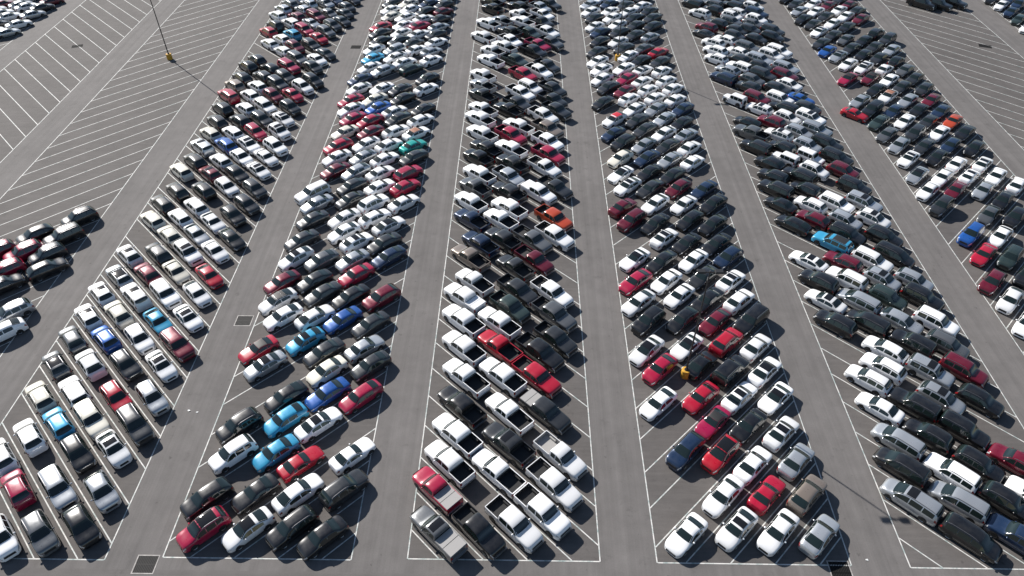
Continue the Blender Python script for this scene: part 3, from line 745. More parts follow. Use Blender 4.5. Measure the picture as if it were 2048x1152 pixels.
(1,5,1,4,0,0,0,-46.52,71.38),(3,26,2,0,1,0,0,4.10,99.43),(3,26,2,0,0,0,0,-0.58,104.05),(3,26,2,0,0,0,0,-6.55,109.73),
(6,4,0,2,1,0,0,66.18,87.39),(6,4,0,0,1,0,0,69.66,90.93),(3,24,2,0,1,0,0,3.46,92.18),(3,24,2,0,0,0,0,-1.69,97.29),
(3,24,2,0,0,0,0,-6.35,101.83),(3,28,2,0,1,0,0,3.54,107.70),(3,28,2,4,1,0,0,-0.75,111.86),(3,28,2,2,0,0,0,-6.93,118.35),
(4,27,0,0,1,0,0,14.26,121.28),(4,27,0,0,1,0,0,18.55,125.45),(4,27,0,5,1,0,0,22.05,128.97),(4,27,0,6,0,0,0,25.86,132.70),
(1,-3,1,5,1,0,0,-38.98,33.20),(1,-3,1,2,1,0,0,-42.90,36.96),(1,-3,1,0,0,0,0,-48.59,42.79),(5,20,1,5,1,0,0,44.87,36.74),
(5,20,1,0,0,0,0,41.12,39.87),(5,20,3,2,0,0,0,37.49,43.53),(1,7,0,0,1,0,0,-39.42,71.98),(1,7,0,2,1,0,0,-42.99,75.44),
(1,7,1,0,0,0,0,-46.41,78.98),(1,7,1,5,0,0,0,-50.04,82.23),(5,22,1,7,0,0,0,47.75,41.24),(5,22,1,5,1,0,0,44.43,44.81),
(5,22,1,5,0,0,0,40.81,48.07),(5,22,1,0,0,0,0,37.30,51.44),(5,29,1,2,1,0,0,48.47,67.50),(5,29,1,0,1,0,0,44.65,71.22),
(5,29,1,9,0,3,0,40.77,74.90),(5,29,0,5,0,0,0,36.74,78.90),(1,20,1,5,1,0,0,-37.18,119.68),(1,20,1,6,1,0,0,-42.85,125.36),
(1,10,1,4,1,0,0,-38.20,82.19),(1,10,1,0,1,0,0,-42.29,86.42),(1,10,1,7,0,1,0,-45.82,89.78),(1,10,1,5,0,0,0,-49.24,93.24),
(4,20,0,1,1,0,0,15.02,94.98),(4,20,0,2,1,0,0,19.05,98.89),(4,20,0,0,1,0,0,22.62,102.35),(4,20,0,5,1,0,0,26.04,105.96),
(2,25,0,0,1,1,0,-28.61,70.66),(2,25,0,0,1,0,0,-23.51,76.15),(2,25,0,0,0,0,0,-19.91,79.58),(2,25,0,0,0,0,0,-16.38,83.07),
(4,30,0,4,1,0,0,14.14,132.55),(4,30,0,0,1,0,0,18.61,137.22),(4,30,0,4,1,0,0,22.29,140.58),(4,30,0,5,1,0,0,26.25,144.78),
(2,31,0,0,1,0,0,-28.07,94.61),(2,31,0,0,1,0,0,-24.24,98.49),(2,31,0,0,0,0,0,-20.11,102.62),(2,31,0,0,0,0,0,-16.52,106.18),
(1,21,1,4,1,0,0,-38.42,125.11),(1,21,1,3,1,0,0,-41.96,128.45),(1,21,1,0,0,0,0,-45.52,131.78),(1,21,1,0,0,0,0,-48.99,135.20),
(3,15,2,4,1,0,0,4.09,56.83),(3,15,2,13,1,0,0,-1.13,61.91),(3,15,2,0,0,0,0,-5.68,66.45),(2,47,0,4,1,0,0,-28.17,156.20),
(2,47,0,0,1,0,0,-23.32,160.58),(4,13,0,6,1,0,0,14.18,66.93),(4,13,0,5,1,0,0,17.93,70.75),(4,13,0,5,1,0,0,21.73,74.62),
(4,13,0,5,1,0,0,25.89,78.61),(5,24,1,5,1,0,0,47.94,48.74),(5,24,1,2,1,1,0,44.30,52.55),(5,24,1,0,0,0,0,40.64,55.78),
(5,24,1,5,0,0,0,36.47,59.98),(3,6,2,3,0,6,1,-7.11,33.06),(4,15,0,5,1,0,0,18.18,78.75),(4,15,0,0,1,0,0,22.71,83.16),
(4,15,0,10,1,0,0,26.27,87.04),(5,25,1,7,1,0,0,48.04,52.84),(5,25,1,5,0,0,0,44.01,56.75),(5,25,3,5,0,0,0,40.25,60.20),
(5,25,0,0,0,1,0,36.51,63.73),(5,43,1,7,1,0,0,47.16,122.97),(5,43,1,4,1,0,0,43.71,126.41),(5,43,1,4,0,0,0,40.27,129.85),
(5,43,1,0,0,0,0,36.69,133.24),(3,14,2,5,1,0,0,2.30,54.82),(3,14,2,0,0,0,0,-2.45,59.35),(3,14,2,0,0,7,0,-6.71,63.53),
(8,10,0,0,1,0,0,101.95,145.42),(2,38,0,10,1,0,0,-28.98,120.64),(2,38,0,2,1,0,0,-25.37,124.06),(2,38,0,0,0,0,0,-21.82,127.54),
(2,38,0,2,0,0,0,-17.36,132.27),(3,37,2,0,1,0,0,4.82,141.28),(3,37,2,0,0,0,0,-0.15,146.22),(3,37,2,5,0,0,0,-6.46,153.00),
(0,35,1,7,1,0,0,-67.49,71.26),(0,35,1,5,1,0,0,-64.28,74.93),(0,35,1,5,1,0,0,-60.22,78.78),(4,36,0,2,1,0,0,14.24,156.18),
(4,36,0,0,1,0,0,17.53,159.93),(3,34,2,5,1,0,0,2.12,132.34),(3,34,2,0,1,0,0,-2.39,137.04),(2,22,0,0,1,0,0,-27.65,60.17),
(2,22,0,4,1,0,0,-23.86,64.08),(2,22,0,6,1,0,0,-20.43,67.68),(2,22,0,10,1,0,0,-16.86,71.14),(5,23,1,2,1,1,0,43.95,48.88),
(5,23,1,0,0,0,0,39.44,53.13),(4,26,0,4,1,0,0,15.09,118.21),(4,26,0,6,1,0,0,18.71,121.63),(4,26,4,0,0,2,0,22.05,125.13),
(4,26,0,4,1,0,0,25.56,128.48),(5,42,1,0,1,0,0,47.05,119.49),(5,42,1,4,1,0,0,43.30,123.03),(5,42,1,0,0,0,0,39.65,126.27),
(5,42,1,0,0,0,0,36.18,129.68),(8,11,0,13,1,0,0,102.21,149.56),(3,12,2,4,1,6,0,2.74,46.59),(3,12,2,0,0,0,0,-1.87,51.37),
(3,12,2,0,0,0,0,-6.27,55.40),(2,44,0,6,1,0,0,-28.79,143.90),(2,44,0,0,1,0,0,-24.36,148.60),(2,44,0,5,1,0,0,-20.59,151.86),
(2,44,0,4,1,0,0,-17.01,155.63),(2,14,0,0,1,2,0,-24.09,33.17),(2,14,0,0,0,0,0,-20.41,36.84),(2,14,4,0,0,0,0,-16.13,41.21),
(6,22,0,5,1,0,0,57.88,149.05),(6,22,0,0,1,0,0,61.62,153.00),(6,22,0,7,1,0,0,65.25,156.39),(6,22,0,4,1,0,0,68.91,159.76),
(6,22,0,0,1,0,0,72.42,163.27),(4,33,0,0,1,0,0,14.58,144.65),(4,33,0,0,1,0,0,18.53,148.89),(4,33,0,0,1,0,0,22.17,152.29),
(4,33,0,0,0,0,0,25.66,155.83),(5,18,3,5,1,0,0,40.03,33.24),(5,18,3,2,0,1,0,36.22,36.96),(2,39,0,0,1,0,0,-28.01,125.23),
(2,39,0,0,1,0,0,-23.93,129.71),(2,39,0,0,0,0,0,-20.25,133.06),(2,39,0,0,0,0,0,-16.80,136.64),(3,38,2,4,1,0,0,3.76,146.21),
(3,38,2,0,0,0,0,-0.56,150.33),(3,38,2,5,0,0,0,-6.76,156.82),(3,7,2,5,1,0,0,-3.39,33.17),(3,7,2,6,0,6,0,-7.61,37.40),
(8,13,0,0,1,0,0,102.46,157.34),(8,13,0,10,1,0,0,105.98,160.85),(5,50,1,0,1,0,0,48.01,148.32),(5,50,1,0,0,0,0,44.36,151.98),
(5,50,1,3,0,0,0,40.39,156.39),(1,30,0,5,1,0,0,-37.23,158.20),(1,30,1,0,1,0,0,-40.93,161.45),(5,28,1,5,1,0,0,48.20,64.28),
(5,28,1,2,1,1,0,44.59,67.57),(5,28,1,7,0,0,0,40.89,70.97),(2,40,0,9,1,0,0,-28.06,129.16),(2,40,1,2,1,0,0,-24.41,132.47),
(2,40,0,4,0,0,0,-21.14,136.16),(2,40,0,4,1,0,0,-17.31,140.20),(2,27,0,4,1,0,0,-28.33,78.88),(2,27,0,4,1,0,0,-23.98,83.53),
(2,27,0,0,0,0,0,-20.35,86.94),(2,27,1,6,0,0,0,-16.66,90.50),(2,42,0,4,1,0,0,-27.80,136.93),(2,42,0,0,1,0,0,-24.19,140.79),
(2,42,0,6,0,0,0,-20.84,144.46),(2,42,0,4,0,0,0,-16.91,148.00),(5,40,1,4,1,0,0,47.79,111.00),(5,40,1,0,1,0,0,44.02,114.15),
(5,40,1,4,0,0,0,39.66,118.80),(5,40,1,10,0,0,0,35.97,122.04),(1,8,0,5,1,0,0,-38.06,74.65),(1,8,0,0,1,0,0,-41.64,78.10),
(1,8,1,0,0,0,0,-45.10,81.59),(1,8,1,5,0,0,0,-49.09,85.34),(6,12,1,5,1,0,0,58.45,110.63),(6,12,0,0,1,5,0,63.00,115.66),
(6,12,0,4,1,0,0,66.63,119.06),(6,12,0,4,1,0,0,70.25,122.47),(2,26,0,4,1,0,0,-28.77,74.46),(2,26,0,0,1,0,0,-24.08,79.31),
(2,26,1,0,0,0,0,-20.58,82.77),(2,26,0,6,0,0,0,-16.68,86.99),(3,29,2,4,1,0,0,5.72,109.42),(3,29,2,0,1,0,0,-0.24,115.58),
(3,29,2,0,0,0,0,-7.12,121.97),(2,20,0,2,1,1,0,-27.74,52.54),(2,20,0,9,1,1,0,-24.15,56.24),(2,20,0,8,1,0,0,-20.61,59.77),
(2,20,1,7,1,0,0,-16.65,63.51),(2,18,1,5,1,0,0,-28.15,44.37),(2,18,0,5,1,0,0,-24.39,48.23),(2,18,0,1,1,0,0,-20.83,51.86),
(2,18,0,2,0,0,0,-17.29,55.34),(2,46,0,0,1,0,0,-28.01,152.58),(2,46,0,1,1,0,0,-24.65,156.24),(2,46,0,4,0,0,0,-19.21,161.14),
(4,32,0,10,1,0,0,15.44,141.72),(4,32,0,0,1,0,0,19.26,145.52),(4,32,0,5,1,0,0,23.05,149.15),(4,32,0,5,1,0,0,26.61,152.74),
(3,22,2,0,1,7,0,2.54,85.54),(3,22,2,2,1,0,0,-1.82,89.63),(3,22,2,5,0,0,0,-6.58,94.64),(4,14,4,0,1,2,0,14.57,71.20),
(4,14,0,0,0,1,0,18.98,75.68),(4,14,0,5,1,0,0,22.99,79.63),(4,14,0,5,1,0,0,26.89,83.45),(3,8,2,0,1,0,0,-0.30,33.94),
(3,8,2,0,0,0,0,-6.68,40.32),(2,37,0,0,1,0,0,-28.56,117.02),(2,37,0,13,0,0,0,-20.34,124.98),(2,37,0,0,0,0,0,-17.03,128.70),
(5,26,1,3,1,0,0,47.84,56.59),(5,26,1,2,1,0,0,44.12,60.24),(5,26,3,2,0,0,0,40.39,63.72),(5,26,1,5,0,0,0,36.71,67.24),
(1,-5,1,0,1,0,0,-45.54,31.98),(2,45,0,1,1,0,0,-27.36,149.12),(2,45,0,0,1,0,0,-23.96,152.78),(2,45,0,10,1,0,0,-20.32,156.16),
(2,45,0,5,1,0,0,-16.60,159.48),(0,30,1,2,1,0,0,-59.73,60.23),(-2,68,0,7,0,0,0,-111.74,154.66),(-2,68,0,0,0,0,0,-107.92,158.26),
(5,39,1,0,1,1,0,47.28,107.57),(5,39,1,5,0,0,0,43.76,110.94),(5,39,1,7,1,0,0,40.11,114.17),(2,32,0,6,1,0,0,-28.54,97.85),
(2,32,0,7,1,0,0,-24.19,102.21),(2,32,0,4,1,0,0,-20.32,106.45),(2,32,0,5,1,0,0,-16.55,109.76),(1,29,0,4,1,0,0,-37.45,154.12),
(1,29,0,10,1,0,0,-40.80,157.80),(1,29,1,5,0,0,0,-44.59,162.00),(2,23,0,0,1,3,0,-28.95,62.78),(2,23,0,4,1,0,0,-25.39,66.46),
(2,23,0,2,1,0,0,-21.38,70.45),(2,23,0,4,1,0,0,-17.89,73.99),(4,24,0,0,0,0,0,18.37,113.99),(4,24,0,0,0,0,0,22.04,117.35),
(4,24,0,0,0,0,0,25.66,120.76),(5,38,1,2,1,0,0,47.15,103.73),(5,38,1,0,1,0,0,43.53,107.55),(5,38,1,0,0,1,0,39.72,110.68),
(5,38,5,0,0,0,0,36.21,113.81),(3,39,2,0,1,0,0,4.07,150.21),(3,39,2,4,0,0,0,-0.85,154.43),(3,39,2,0,0,0,0,-6.46,159.79),
(3,36,2,3,1,0,0,5.50,136.29),(3,36,2,13,1,0,0,1.36,140.60),(3,36,2,2,0,0,0,-4.38,146.66),(0,29,0,0,1,0,0,-59.05,57.04),
(5,27,1,0,1,0,0,48.13,60.17),(5,27,1,13,1,0,0,44.01,64.26),(5,27,1,0,0,0,0,40.15,67.65),(5,27,0,0,0,1,0,36.62,71.17),
(6,24,0,4,1,0,0,58.47,157.07),(6,24,0,4,1,0,0,62.28,161.16),(4,25,0,5,1,0,0,13.77,112.65),(4,25,0,7,1,0,0,17.88,116.94),
(4,25,0,0,0,0,0,21.38,120.46),(4,25,0,0,0,0,0,25.40,124.56),(5,37,1,5,1,0,0,47.49,99.39),(5,37,1,2,1,0,0,44.19,102.98),
(5,37,1,7,0,0,0,40.62,106.30),(2,36,0,6,1,0,0,-29.21,112.62),(2,36,0,0,1,0,0,-24.54,117.14),(3,9,2,0,1,0,0,2.26,35.17),
(3,9,2,0,0,0,0,-1.98,39.37),(3,9,2,0,0,0,0,-6.18,43.62),(-2,66,0,0,0,0,0,-109.31,149.70),(-2,66,0,0,0,0,0,-105.93,153.35),
(-2,66,0,7,0,0,0,-102.05,156.49),(2,48,0,0,1,0,0,-28.15,159.81),(2,48,0,5,0,0,0,-23.96,164.11),(8,12,0,10,1,0,0,102.64,153.56),
(8,12,1,10,1,0,0,105.87,157.28),(5,41,4,8,1,0,0,47.83,114.51),(5,41,1,4,1,0,0,44.61,118.07),(5,41,1,3,1,0,0,41.01,121.36),
(5,41,1,2,0,0,0,37.35,124.97),(-2,65,0,0,0,0,0,-110.16,144.26),(-2,65,0,0,0,0,0,-106.81,147.94),(-2,65,0,4,0,0,0,-102.34,152.93),
(2,21,4,6,1,3,0,-29.16,54.96),(2,21,0,0,0,0,0,-23.93,60.18),(2,21,0,5,1,0,0,-20.39,63.67),(2,24,0,7,1,0,0,-29.28,66.17),
(2,24,0,3,1,0,0,-25.31,70.33),(2,24,0,0,0,1,0,-21.46,74.15),(2,24,0,0,0,2,0,-17.75,77.82),(5,49,1,4,1,0,0,49.93,142.64),
(5,49,0,3,1,0,0,46.94,146.61),(5,49,1,0,1,0,0,43.38,150.01),(5,49,1,5,0,0,0,40.02,153.54),(5,49,1,5,0,0,0,36.43,156.83),
(0,32,1,5,0,0,0,-63.19,65.12),(0,32,1,5,0,0,0,-59.35,68.17),(-2,67,0,0,0,0,0,-111.62,151.32),(-2,67,0,2,0,0,0,-107.74,154.48),
(5,51,1,10,1,0,0,48.81,151.65),(5,51,1,5,0,0,0,44.56,155.79),(5,51,1,0,0,0,0,39.67,160.57),(0,34,1,6,1,0,0,-63.92,71.26),
(0,34,1,5,1,0,0,-60.46,74.69),(8,14,0,5,1,0,0,102.13,160.68),(-2,63,0,0,0,0,0,-106.20,140.53),(-2,63,0,0,0,0,0,-102.79,144.14),
(-2,64,0,4,0,0,0,-107.11,144.00),(-2,64,0,2,0,0,0,-102.45,149.18),(5,48,1,5,1,0,0,49.09,139.74),(5,48,1,4,1,0,0,45.54,143.08),
(5,48,1,3,1,0,0,42.63,147.06),(5,48,1,0,0,0,0,37.01,151.66),(7,64,2,5,1,0,0,92.64,158.21),(2,19,0,4,1,0,0,-21.72,54.59),
(2,19,0,4,1,0,0,-17.23,59.01),(3,30,2,4,1,0,0,5.21,113.15),(3,30,1,0,1,0,0,1.43,117.55),(5,52,1,0,1,0,0,48.92,155.14),
(5,52,1,4,1,0,0,46.01,159.12),(5,52,1,4,0,0,0,41.83,162.64),(5,54,1,5,1,0,0,49.94,161.95),(-2,62,0,2,0,0,0,-102.93,139.91),
(3,42,2,0,1,0,0,4.22,160.58),(3,42,2,4,0,0,0,0.36,165.16),(5,47,1,4,1,0,0,45.81,138.94),(5,47,1,4,1,0,0,42.91,142.92),
(5,47,1,4,0,0,0,39.47,146.37),(1,31,0,2,1,0,0,-37.45,161.82),(7,63,2,5,1,0,0,88.88,157.23),(7,62,2,5,1,0,0,85.61,157.71),
)
NAME = dict(s="sedan", u="suv", p="pickup_truck", v="minivan", c="coupe", j="off_road_vehicle")
WORD = dict(s="sedan", u="SUV", p="pickup", v="minivan", c="coupe", j="boxy off-road vehicle")
CAT = dict(s="sedan", u="SUV", p="pickup truck", v="minivan", c="coupe", j="off-road vehicle")
CW = dict(w="white", i="cream", s="silver", g="grey", d="dark grey", b="black", r="red", m="dark red", l="blue",
          c="light blue", n="navy", o="orange", t="tan", G="dark green", T="teal")
FW = dict(S="with sunroof", P="with black glass roof", K="with black roof", F="with red roof", N="with brown roof",
          C="with covered bed", W="with white bed cover", L="with light bed", B="with black bed cover")
BW = {-2: "block in the top left corner", 0: "mostly empty left block", 1: "first crowded block from left",
      2: "block left of the pickup block", 3: "pickup block", 4: "block right of the pickup block",
      5: "fifth crowded block from left", 6: "rightmost crowded block", 7: "empty right block", 8: "block in the top right corner"}
GW = {k: "cars in the " + v for k, v in BW.items()}
NEAR_PARTS = 118.0

recs = []
for b, k, ty, co, d, f1, f2, x, y in CARS:
    recs.append(dict(b=b, k=None if k == 999 else k, ty=list(NAME)[ty], co=list(CW)[co], d=('u', 'd', 'x')[d],
                     ft="".join(list(FW)[f - 1] for f in (f1, f2) if f), x=x, y=y))
for r in recs:                                    # pose
    sg = BLOCK[r['b']][2]
    yaw = math.radians(135 if sg > 0 else 45)
    if r['d'] == 'd':
        yaw += math.pi
    if r['d'] == 'x':
        yaw = math.radians(-45)
    r['yaw'] = yaw + random.gauss(0, .012)
    r['t'] = (r['y'] - sg * r['x'])
    r['dist'] = math.sqrt(r['x'] ** 2 + r['y'] ** 2 + 3600)
    u = random.random()
    r['style'] = {'s': 's0' if u < .5 else ('s1' if u < .82 else 's2'), 'p': 'p0' if u < .8 else 'p1',
                  'u': ('u1' if u < .45 else 'u0' if u < .85 else 'u2') if r['b'] == 5 else ('u1' if u < .15 else 'u0' if u < .68 else 'u2')}.get(r['ty'], r['ty'] + '0')
    r['sc'] = (random.uniform(.96, 1.045) if r['ty'] != 'p' else random.choice((.93, .98, 1.0, 1.02)),
               random.uniform(1.0, 1.045), random.uniform(.96, 1.06))

# ---- labels: say what sets each car apart, checked against every other car
lane = {}
for r in recs:
    if r['k'] is not None:
        lane.setdefault((r['b'], r['k']), []).append(r)
for l in lane.values():
    l.sort(key=lambda r: r['x'])
rowno = {}
for b in BLOCK:
    ks = sorted({k for (bb, k) in lane if bb == b}, key=lambda k: min(r['y'] for r in lane[(b, k)]))
    for i, k in enumerate(ks):
        rowno[(b, k)] = i + 1
for r in recs:
    r['l'] = r['r'] = None
    r['pos'] = 0
    if r['k'] is not None:
        l = lane[(r['b'], r['k'])]
        i = l.index(r)
        r['pos'], r['n'] = i, len(l)
        if i:
            r['l'] = l[i - 1]
        if i + 1 < len(l):
            r['r'] = l[i + 1]
for r in recs:                                    # nearest car in the next row towards and away from the camera
    for key, dk in (('near', -1), ('far', 1)):
        r[key] = None
        if r['k'] is not None:
            l = [q for q in lane.get((r['b'], r['k'] + dk), []) if abs(q['x'] - r['x']) < 3.0]
            if l:
                r[key] = min(l, key=lambda q: abs(q['x'] - r['x']))
def cw(r):
    return CW[r['co']] + " " + WORD[r['ty']]
def look(r):
    return (r['co'], r['ty'])
def ordinal(n):
    return str(n) + ("th" if 10 <= n % 100 <= 20 else {1: "st", 2: "nd", 3: "rd"}.get(n % 10, "th"))
POSW = {1: ["alone"], 2: ["left", "right"], 3: ["left", "middle", "right"], 4: ["first", "second", "third", "last"],
        5: ["first", "second", "third", "fourth", "last"]}
def candidates(r):
    base = cw(r) + (" " + FW[r['ft'][0]] if r['ft'] else "")
    p0 = [lambda q: look(q) == look(r) and (not r['ft'] or q['ft'][:1] == r['ft'][:1])]
    nose = " nose " + ("towards" if r['d'] == 'd' else "away from") + " the camera"
    bb = ("parked in the " if r['k'] is not None else "across the edge of the ") + BW[r['b']]
    pb = [lambda q: q['b'] == r['b']]
    yield base + " parked among other cars", p0
    yield base + " " + bb, p0 + pb
    L, R = r['l'], r['r']
    if L:
        yield base + " right of a " + cw(L) + ", " + BW[r['b']], p0 + pb + [lambda q: q['l'] and look(q['l']) == look(L)]
    if R:
        yield base + " left of a " + cw(R) + ", " + BW[r['b']], p0 + pb + [lambda q: q['r'] and look(q['r']) == look(R)]
    if L and R:
        yield base + " between " + cw(L) + " and " + cw(R) + ", " + BW[r['b']], p0 + pb + [
            lambda q: q['l'] and look(q['l']) == look(L) and q['r'] and look(q['r']) == look(R)]
    for key, word in (('near', "just beyond a "), ('far', "just before a ")):
        Q = r[key]
        if Q:
            pk = [lambda q: q[key] and look(q[key]) == look(Q)]
            yield base + " " + word + cw(Q) + ", " + BW[r['b']], p0 + pb + pk
            if L:
                yield base + " " + word + cw(Q) + ", right of " + cw(L) + ", " + BW[r['b']], p0 + pb + pk + [lambda q: q['l'] and look(q['l']) == look(L)]
            if R:
                yield base + " " + word + cw(Q) + ", left of " + cw(R) + ", " + BW[r['b']], p0 + pb + pk + [lambda q: q['r'] and look(q['r']) == look(R)]
    if r['k'] is not None:
        pw = POSW.get(r['n'], [ordinal(i + 1) for i in range(r['n'])])[r['pos']]
        yield cw(r) + ", " + pw + " in " + ordinal(rowno[(r['b'], r['k'])]) + " row from the front, " + BW[r['b']], [lambda q: q is r]
for r in recs:
    best = None
    for text, preds in candidates(r):
        best = text
        if len(text.split()) <= 16 and sum(all(p(q) for p in preds) for q in recs) == 1:
            break
    r['label'] = best

def pick_parts(r):
    P, O = KIND[r['style']]
    extra = [O[f] for f in r['ft'] if f in O]
    return P, extra

JOINED = {}
def joined_mesh(style, ft):
    """the whole car as one mesh, for cars too small in view to show parts; slot 0 is the paint"""
    key = (style, ft)
    if key in JOINED:
        return JOINED[key]
    P, O = KIND[style]
    mats, V, F, M = [PAINT['w']], [], [], []
    lst = [(me, p) for n, l in P.items() for me, p, sub in l] + [(s[1], False) for l in P.values() for _, _, sub in l for s in sub]
    lst += [(O[f][1], False) for f in ft if f in O]
    for me, p in lst:
        i0 = len(V)
        V += [tuple(v.co) for v in me.vertices]
        for f in me.polygons:
            m = me.materials[f.material_index]
            if p and f.material_index == 0:
                mi = 0
            else:
                if m not in mats[1:]:
                    mats.append(m)
                mi = mats.index(m, 1)
            F.append(tuple(i0 + v for v in f.vertices))
            M.append(mi)
    me = bpy.data.meshes.new(NAME[style[0]] + "_whole")
    me.from_pydata(V, [], F)
    for m in mats:
        me.materials.append(m)
    me.polygons.foreach_set("material_index", M)
    me.polygons.foreach_set("use_smooth", [True] * len(F))
    me.set_sharp_from_angle(angle=math.radians(38))
    me.update()
    JOINED[key] = me
    return me

def set_paint(o, m):
    o.material_slots[0].link = 'OBJECT'
    o.material_slots[0].material = m

def place(o, r):
    o.location = (r['x'], r['y'], .006)
    o.rotation_euler = (0, 0, r['yaw'])
    o.scale = r['sc']

recs.sort(key=lambda r: r['dist'])
count = {}
rest = []
for r in recs:
    ty = r['ty']
    count[ty] = count.get(ty, 0) + 1
    if count[ty] > 300:
        rest.append(r)
        continue
    body = PAINT[r['co']]
    if r['y'] > NEAR_PARTS:
        root = bpy.data.objects.new(NAME[ty], joined_mesh(r['style'], r['ft']))
        COL.objects.link(root)
        set_paint(root, body)
    else:
        root = bpy.data.objects.new(NAME[ty], None)
        COL.objects.link(root)
        root.empty_display_size = .5
        P, extra = pick_parts(r)
        for name, lst in P.items():
            if name == 'bed_liner' and 'L' in r['ft']:
                pass
            for me, painted, sub in lst:
                o = bpy.data.objects.new(name, me)
                COL.objects.link(o)
                o.parent = root
                if painted:
                    set_paint(o, body)
                if name == 'bed_liner' and 'L' in r['ft']:
                    set_paint(o, SILVERCOVER)
                for sn, sm in sub:
                    s = bpy.data.objects.new(sn, sm)
                    COL.objects.link(s)
                    s.parent = o
        for name, me in extra:
            o = bpy.data.objects.new(name, me)
            COL.objects.link(o)
            o.parent = root
    place(root, r)
    tag(root, r['label'], CAT[ty], GW[r['b']])

if rest:        # the farthest sedans, past the first 300, as one object
    mats, V, F, M = [], [], [], []
    for r in rest:
        me = joined_mesh(r['style'], r['ft'])
        T = Matrix.LocRotScale(Vector((r['x'], r['y'], .006)), Matrix.Rotation(r['yaw'], 3, 'Z').to_quaternion(), Vector(r['sc']))
        i0 = len(V)
        V += [tuple(T @ v.co) for v in me.vertices]
        mm = [PAINT[r['co']]] + list(me.materials)[1:]
        for m in mm:
            if m not in mats:
                mats.append(m)
        idx = [mats.index(m) for m in mm]
        for f in me.polygons:
            F.append(tuple(i0 + v for v in f.vertices))
            M.append(idx[f.material_index])
    o = mesh_obj("distant_sedans", V, F, mats, None, M, True)
    tag(o, "farthest rows of small mixed colour sedans along the top edge", "sedans", None, "stuff")

# ---------------------------------------------------------------- lamp posts
def concrete(name, col):
    m = mat(name, col, 0.75)
    nt = m.node_tree
    tc = nt.nodes.new("ShaderNodeTexCoord")
    nz = nt.nodes.new("ShaderNodeTexNoise")
    nz.inputs["Scale"].default_value = 3.0
    nz.inputs["Detail"].default_value = 6
    cr = nt.nodes.new("ShaderNodeValToRGB")
    cr.color_ramp.elements[0].position = .3
    cr.color_ramp.elements[0].color = (*[c * .6 for c in col], 1)
    cr.color_ramp.elements[1].position = .65
    cr.color_ramp.elements[1].color = (*col, 1)
    nt.links.new(tc.outputs["Object"], nz.inputs["Vector"])
    nt.links.new(nz.outputs["Fac"], cr.inputs[0])
    nt.links.new(cr.outputs[0], nt.nodes["Principled BSDF"].inputs["Base Color"])
    return m
YEL = concrete("yellow_concrete", (0.62, 0.33, 0.03))
POLE = mat("dark_bronze_pole", (0.02, 0.02, 0.021), 0.5)
LENS = mat("lamp_lens", (0.5, 0.5, 0.48), 0.3)
def lathe_z(name, prof, n, m, parent, smooth=True):
    V, F = [], []
    for rr, z in prof:
        for k in range(n):
            a = 2 * math.pi * k / n
            V.append((rr * math.cos(a), rr * math.sin(a), z))
    for j in range(len(prof) - 1):
        for k in range(n):
            F.append((j * n + k, j * n + (k + 1) % n, (j + 1) * n + (k + 1) % n, (j + 1) * n + k))
    return mesh_obj(name, V, F, m, parent, None, smooth)
def lamp_post(x, y, label):
    root = bpy.data.objects.new("lamp_post", None)
    COL.objects.link(root)
    root.location = (x, y, .004)
    tag(root, label, "lamp post", "tall twin lamp posts on yellow concrete bases")
    lathe_z("concrete_base", [(.48, 0), (.50, .02), (.50, 1.02), (.45, 1.08), (.30, 1.085), (.001, 1.085)], 24, YEL, root)
    lathe_z("base_flange", [(.24, 1.087), (.24, 1.13), (.17, 1.14), (.16, 1.30), (.001, 1.30)], 16, POLE, root)
    lathe_z("pole", [(.10, 1.13), (.065, 15.1), (.001, 15.15)], 12, POLE, root)
    H = 15.0
    a = Acc([POLE])
    a.box(-.95, .95, -.045, .045, H - .10, H, 0)
    am = a.mesh("arm", False)
    o = bpy.data.objects.new("arm", am); COL.objects.link(o); o.parent = root
    for sgn in (-1, 1):
        a = Acc([POLE])
        x0, x1 = sorted((sgn * .45, sgn * 1.25))
        a.box(x0, x1, -.27, .27, H - .03, H + .16, 0, .05)
        h = bpy.data.objects.new("lamp_head", a.mesh("lamp_head", False)); COL.objects.link(h); h.parent = root
        a = Acc([LENS])
        a.box(x0 + .08, x1 - .08, -.2, .2, H - .06, H - .028, 0)
        l = bpy.data.objects.new("lens", a.mesh("lens", False)); COL.objects.link(l); l.parent = h
lamp_post(18.0, 52.25, "dark lamp post on yellow base between red coupe and white cars, nearest of three")
lamp_post(17.90, 130.6, "dark lamp post on yellow base among far cars right of the pickup block")
lamp_post(-66.67, 129.75, "dark lamp post on yellow base alone in the empty left block")

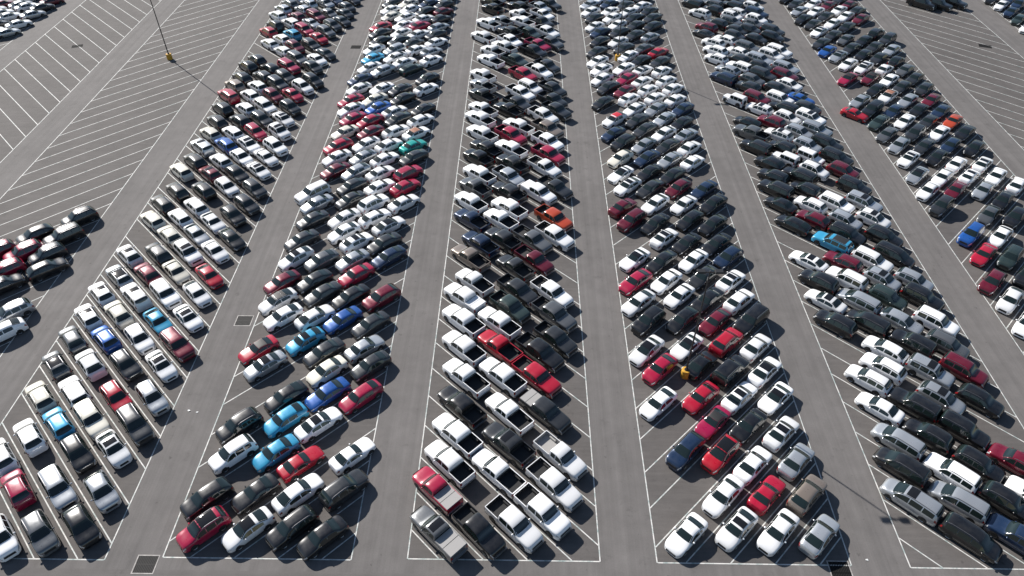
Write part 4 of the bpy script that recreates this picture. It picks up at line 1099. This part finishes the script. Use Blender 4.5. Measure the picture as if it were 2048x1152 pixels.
# ---------------------------------------------------------------- storm drains and scraps
GRATE = mat("cast_iron_grate", (0.02, 0.018, 0.017), 0.8)
CONC = concrete("drain_concrete", (0.36, 0.34, 0.32))
DARKIRON = mat("black_iron", (0.006, 0.006, 0.006), 0.9, 0, 0, 0.1)
def drain(x, y, w, d, rot, label, rim=True, iron=None):
    root = bpy.data.objects.new("storm_drain", None)
    COL.objects.link(root)
    root.location = (x, y, 0)
    root.rotation_euler = (0, 0, rot)
    tag(root, label, "storm drain", "square storm drains set in the asphalt")
    a = Acc([iron or GRATE])
    n = 12
    for i in range(n):
        x0 = -w / 2 + w * i / n
        a.box(x0, x0 + w / n * .55, -d / 2, d / 2, .006, .016, 0)
    a.box(-w / 2, w / 2, -.04, .04, .007, .019, 0)
    o = bpy.data.objects.new("grate", a.mesh("grate", False)); COL.objects.link(o); o.parent = root
    a = Acc([mat("drain_pit", (0.008, 0.008, 0.008), .9)])
    a.poly([(-w / 2, -d / 2, .0055), (w / 2, -d / 2, .0055), (w / 2, d / 2, .0055), (-w / 2, d / 2, .0055)])
    o = bpy.data.objects.new("pit", a.mesh("pit", False)); COL.objects.link(o); o.parent = root
    if rim:
        a = Acc([CONC])
        t = .10
        for q in ((-w / 2 - t, w / 2 + t, d / 2, d / 2 + t), (-w / 2 - t, w / 2 + t, -d / 2 - t, -d / 2), (-w / 2 - t, -w / 2, -d / 2, d / 2), (w / 2, w / 2 + t, -d / 2, d / 2)):
            a.box(q[0], q[1], q[2], q[3], .004, .014, 0)
        o = bpy.data.objects.new("rim", a.mesh("rim", False)); COL.objects.link(o); o.parent = root
drain(-32.25, 30.05, 1.75, 1.55, 0, "square dark drain grate with pale rim at the bottom left corner lane")
drain(-32.40, 60.05, 1.75, 1.55, 0, "square dark drain grate with pale rim beside the first lane left of silver cars")
drain(27.85, 30.2, 1.7, 2.0, 0, "black open storm drain at the bottom right below the silver sedan", True, DARKIRON)
drain(-32.45, 135.7, 1.9, 1.5, 0, "far dark drain slot in the lane left of the sedan block", False, DARKIRON)
drain(-86.9, 135.3, 2.0, 1.3, math.radians(20), "dark drain in the empty block at the upper left", False, DARKIRON)
drain(90.3, 138.0, 2.3, 1.5, math.radians(-20), "dark drain in the empty block at the upper right", False, DARKIRON)
SCRAP = mat("white_scrap", (0.7, 0.7, 0.68), .7)
def scrap(x, y, s, label):
    V, F = [], []
    n = 7
    rnd = random.Random(int(x * 10))
    V.append((0, 0, .10 * s + .03))
    for k in range(n):
        a = 2 * math.pi * k / n
        q = s * rnd.uniform(.6, 1.1)
        V.append((q * math.cos(a), q * .6 * math.sin(a), .02 + rnd.uniform(0, .05)))
    for k in range(n):
        F.append((0, 1 + k, 1 + (k + 1) % n))
    o = mesh_obj("litter_scrap", V, F, SCRAP)
    o.location = (x, y, 0)
    tag(o, label, "litter", "white scraps of litter on the asphalt")
scrap(-34.25, 46.75, .22, "white scrap lying on the left lane, left one of a pair")
scrap(-33.35, 46.55, .16, "smaller white scrap lying on the left lane, right one of a pair")
scrap(30.45, 31.4, .18, "small white scrap on the lane near the bottom right drain")
